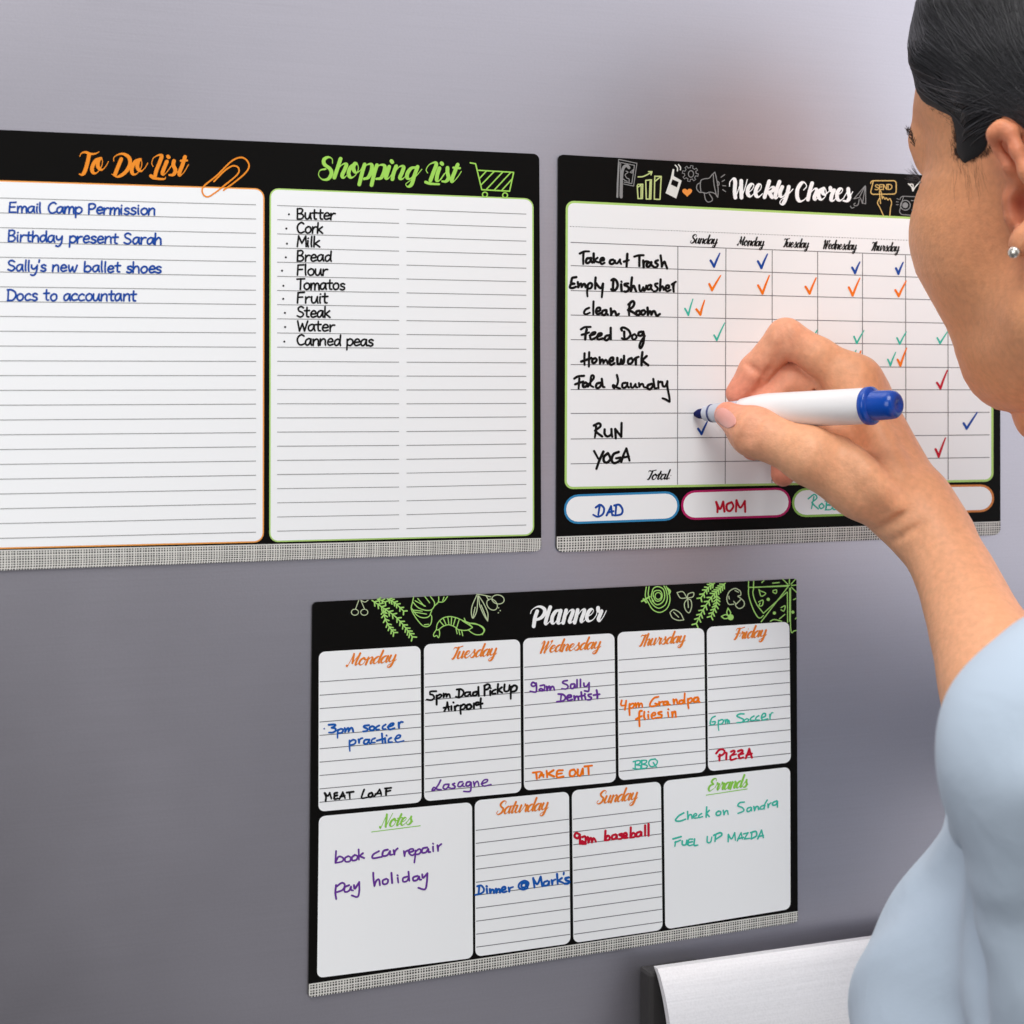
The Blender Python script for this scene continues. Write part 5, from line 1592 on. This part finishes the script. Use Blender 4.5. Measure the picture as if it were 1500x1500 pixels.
tt = np.tile(np.linspace(0, 1, NP_), len(loc))
lift = lift * np.sin(np.pi * np.clip(tt * .97 + .015, 0, 1)) ** .5 - .0004 * (tt < .01) - .0006 * (tt > .95)
for _ in range(7):
    dd = hair_f(W_) - lift
    nrm = (W_ - cen_)
    nrm /= np.linalg.norm(nrm, axis=1)[:, None]
    W_ = W_ - nrm * np.clip(dd, -.02, .02)[:, None] * .9
allv = fit_hair(np.concatenate([HV, W_]))
HV2, W2 = allv[:len(HV)], allv[len(HV):].reshape(len(loc), NP_, 3)
hair = skin_mesh("hair", HV2, HQ, M['hair_cap'], person)


def strand_mesh(name, paths, rad, material, parent):
    """three-sided tapered tubes"""
    n, m = paths.shape[:2]
    T_ = np.gradient(paths, axis=1)
    T_ /= np.maximum(np.linalg.norm(T_, axis=2), 1e-9)[..., None]
    A = np.cross(T_, np.array([.31, .77, .55]))
    A /= np.maximum(np.linalg.norm(A, axis=2), 1e-9)[..., None]
    Bv = np.cross(T_, A)
    u = np.linspace(0, 1, m)
    w = (np.asarray(rad)[:, None] * (0.25 + 0.75 * np.sin(np.pi * np.clip(u * .92 + .06, 0, 1)))[None])[..., None]
    ring_ = np.stack([paths + w * (A * math.cos(a) + Bv * math.sin(a)) for a in (0, 2.094, 4.189)], 2)
    v = ring_.reshape(-1, 3)
    ids = np.arange(n * m * 3).reshape(n, m, 3)
    q = []
    for k in range(3):
        k2 = (k + 1) % 3
        q.append(np.stack([ids[:, :-1, k], ids[:, :-1, k2], ids[:, 1:, k2], ids[:, 1:, k]], -1).reshape(-1, 4))
    return skin_mesh(name, v, np.concatenate(q), material, parent)


st_ = strand_mesh("strand_layer", W2, rs.uniform(.00010, .00030, len(loc)), M['hair'], hair)
st_["kind"] = "stuff"

# fine wisps below the sideburn, brow hairs and the lashes that peep past the cheek
M['lash'] = mat("lash_hair", (26, 16, 18), 0.5, 0.3)
M['brow'] = mat("brow_hair", (54, 38, 32), 0.6, 0.2)
M['wisp'] = mat("wisp_hair", (52, 40, 36), 0.6, 0.2)


def surf(px, py, up=.0004):
    return bend(first_hit(head_f, unbend(px, py), py, .60, .82, 700)[None], BENDS[0])[0] - FW * up


wp, wr = [], []


def wisp(x, y, dx, dy, L_, r_, bend=0.0):
    wp.append([surf(x + dx * L_ * t + bend * t * t, y + dy * L_ * t, .0001 + .0005 * math.sin(3 * t)) for t in np.linspace(0, 1, 8)])
    wr.append(r_)


for k in range(900):                      # sideburn: its front and lower edges thin out in fine hairs
    t = rs.uniform(0, 1)
    if t < .45:
        x, y = 1397 + rs.normal(2, 3), 180 + 52 * t / .45
    else:
        u = (t - .45) / .55
        x, y = 1397 + 52 * u + rs.normal(0, 2), 226 + 7 * math.sin(min(1, u * 1.35) * 2.6) - 16 * max(0, u - .5)
    wisp(x, y - rs.uniform(0, 12), rs.normal(.22, .2), 1, rs.uniform(3, 11), rs.uniform(.00003, .00007), rs.uniform(-2, 3))
for k in range(26):                       # long soft ones running out over the cheek
    wisp(rs.uniform(1396, 1440), rs.uniform(222, 246), rs.normal(.05, .1), 1, rs.uniform(18, 70), rs.uniform(.00002, .000045), rs.uniform(-6, 12))
for k in range(170):                      # baby hairs along the hairline
    i_ = rs.integers(2, 8)
    t = rs.uniform(0, 1)
    x = HL[i_][0] * (1 - t) + HL[i_ + 1][0] * t + rs.normal(3, 2.5)
    y = HL[i_][1] * (1 - t) + HL[i_ + 1][1] * t + rs.normal(0, 2.5) - 3
    wisp(x, y, rs.uniform(.1, .9), rs.uniform(-.25, .5), rs.uniform(6, 16), rs.uniform(.00003, .00008))
strand_mesh("hairline_layer", np.array(wp), np.array(wr), M['wisp'], hair)["kind"] = "stuff"
lp = []
for k in range(34):
    t = rs.uniform(0, 1)
    x0, y0 = 1346 + 4 * t, 256 + 12 * t
    a = R(rs.uniform(150, 236))
    L_ = rs.uniform(9, 30) * (0.8 if math.sin(a) < -.3 else 1)
    d0 = rs.uniform(.716, .735)
    pts_ = [at(x0 + L_ * math.cos(a) * s, y0 + L_ * math.sin(a) * s - 7 * s * s, d0 + .008 * s) for s in np.linspace(0, 1, 7)]
    lp.append(pts_)
strand_mesh("eyelash", np.array(lp), rs.uniform(.00006, .00013, len(lp)), M['lash'], person)
bw = []
for k in range(60):
    t = rs.uniform(0, 1)
    x0, y0 = 1331 + 8 * t + rs.uniform(-2, 2), 188 + 26 * t + rs.uniform(-3, 3)
    L_ = rs.uniform(4, 8)
    a = R(rs.uniform(215, 290))
    d0 = rs.uniform(.716, .732)
    bw.append([at(x0 + L_ * math.cos(a) * s, y0 + L_ * math.sin(a) * s, d0) for s in np.linspace(0, 1, 6)])
strand_mesh("eyebrow", np.array(bw), rs.uniform(.00012, .00022, len(bw)), M['brow'], person)

# earring: a small pale stud of set stones
M['stud'] = mat("pale_metal", (214, 208, 198), 0.22, 0.6, metal=0.7)
mb = lathe([(0, .0012), (.0006, .0021), (.0014, .0024), (.0020, .0022), (.0025, .0014), (.0027, .0004)], at(1486, 370, .6880), at(1484, 370, .6850), 28)
ering = mb.build("earring", M['stud'], person, True)
# ---- shirt
sh = [cone(*[J(1606, 1116, .58, 1)[0], at(1650, 1750, .60)], J(1606, 1116, .58, 229)[1], J(1650, 1750, .60, 190)[1], k=.02)]
chest = [cone(at(1588, 1235, .655), at(1490, 1505, .660), 190 * .655 / FPX, 212 * .66 / FPX, k=.03), cone(at(1490, 1505, .66), at(1540, 1900, .68), 212 * .66 / FPX, 200 * .68 / FPX, k=.03),
         cone(J(1640, 1120, .62, 1)[0], SHR[0], .048, .050, k=.04), cone(at(1740, 1180, .74), at(1700, 2000, .73), .085, .098, k=.05),
         cone(SHR[0], arm[-1][0] + np.array([.004, 0, -.004]), .050, .038, k=.02)]
shirt_base = field([(0.02, sh), (0.012, chest)])
FOLDS = [cone(at(1440, 1250, .583), at(1420, 1345, .600), .003, .002, '-', .020),
         cone(at(1320, 1428, .605), at(1440, 1398, .585), .003, .004, '-', .016), cone(at(1400, 1300, .60), at(1432, 1480, .585), .004, .003, '-', .018), cone(at(1480, 1230, .535), at(1500, 1420, .545), .003, .003, '-', .02)]


def shirt_f(P):
    d = shirt_base(P)
    for pr, op, k in FOLDS:
        d = -smin(-d, pr.d(P) * 1.0 + .0015, k)
    q = P * np.array([1, 1, 1.0])
    d = d + .0010 * np.sin(q @ np.array([70, 20, 95.]) + 2.2 * np.sin(q @ np.array([31, 52, 20.]))) + .0005 * np.sin(q @ np.array([-120, 60, 140.]) + 2 * np.sin(q @ np.array([60, 40, -70.])))
    # open at the neck, the hem and the right sleeve end
    neck = Prim('cone', a=at(1890, 1060, .72), b=hl(-.160, 0, -.185), ra=.050, rb=.050)
    d = -smin(-d, neck.d(P), .01)
    return d


plo = np.minimum(np.minimum(SHR[0], SHL[0]) - .10, at(1250, 1500, .66) - .09)
phi = np.maximum(np.maximum(SHR[0], SHL[0]) + .10, at(1480, 1000, .7))
plo[2] = at(1600, 1800, .62)[2]
SV, SQ = surface(shirt_f, plo, phi, 0.0032, pad=.02)
SV = relax(SV, SQ, 2, .5)
sm = bpy.data.materials.new("pale_blue_cotton")
sm.use_nodes = True
n_, l_ = sm.node_tree.nodes, sm.node_tree.links
p_ = n_["Principled BSDF"]
p_.inputs["Base Color"].default_value = (*lin((190, 205, 220)), 1)
p_.inputs["Roughness"].default_value = 0.85
p_.inputs["Specular IOR Level"].default_value = 0.12
p_.inputs["Sheen Weight"].default_value = 0.15
tc = n_.new("ShaderNodeTexCoord")
w1 = n_.new("ShaderNodeTexNoise")
w1.inputs["Scale"].default_value = 1400
w1.inputs["Detail"].default_value = 2
l_.new(tc.outputs["Object"], w1.inputs["Vector"])
w2 = n_.new("ShaderNodeTexNoise")
w2.inputs["Scale"].default_value = 26
w2.inputs["Detail"].default_value = 3
w2.inputs["Distortion"].default_value = 0.6
l_.new(tc.outputs["Object"], w2.inputs["Vector"])
b1_ = n_.new("ShaderNodeBump")
b1_.inputs["Strength"].default_value = 0.25
b1_.inputs["Distance"].default_value = 0.0003
l_.new(w1.outputs["Fac"], b1_.inputs["Height"])
b2_ = n_.new("ShaderNodeBump")
b2_.inputs["Strength"].default_value = 0.22
b2_.inputs["Distance"].default_value = 0.006
l_.new(w2.outputs["Fac"], b2_.inputs["Height"])
l_.new(b1_.outputs[0], b2_.inputs["Normal"])
l_.new(b2_.outputs[0], p_.inputs["Normal"])
skin_mesh("shirt", SV, SQ, sm, person)
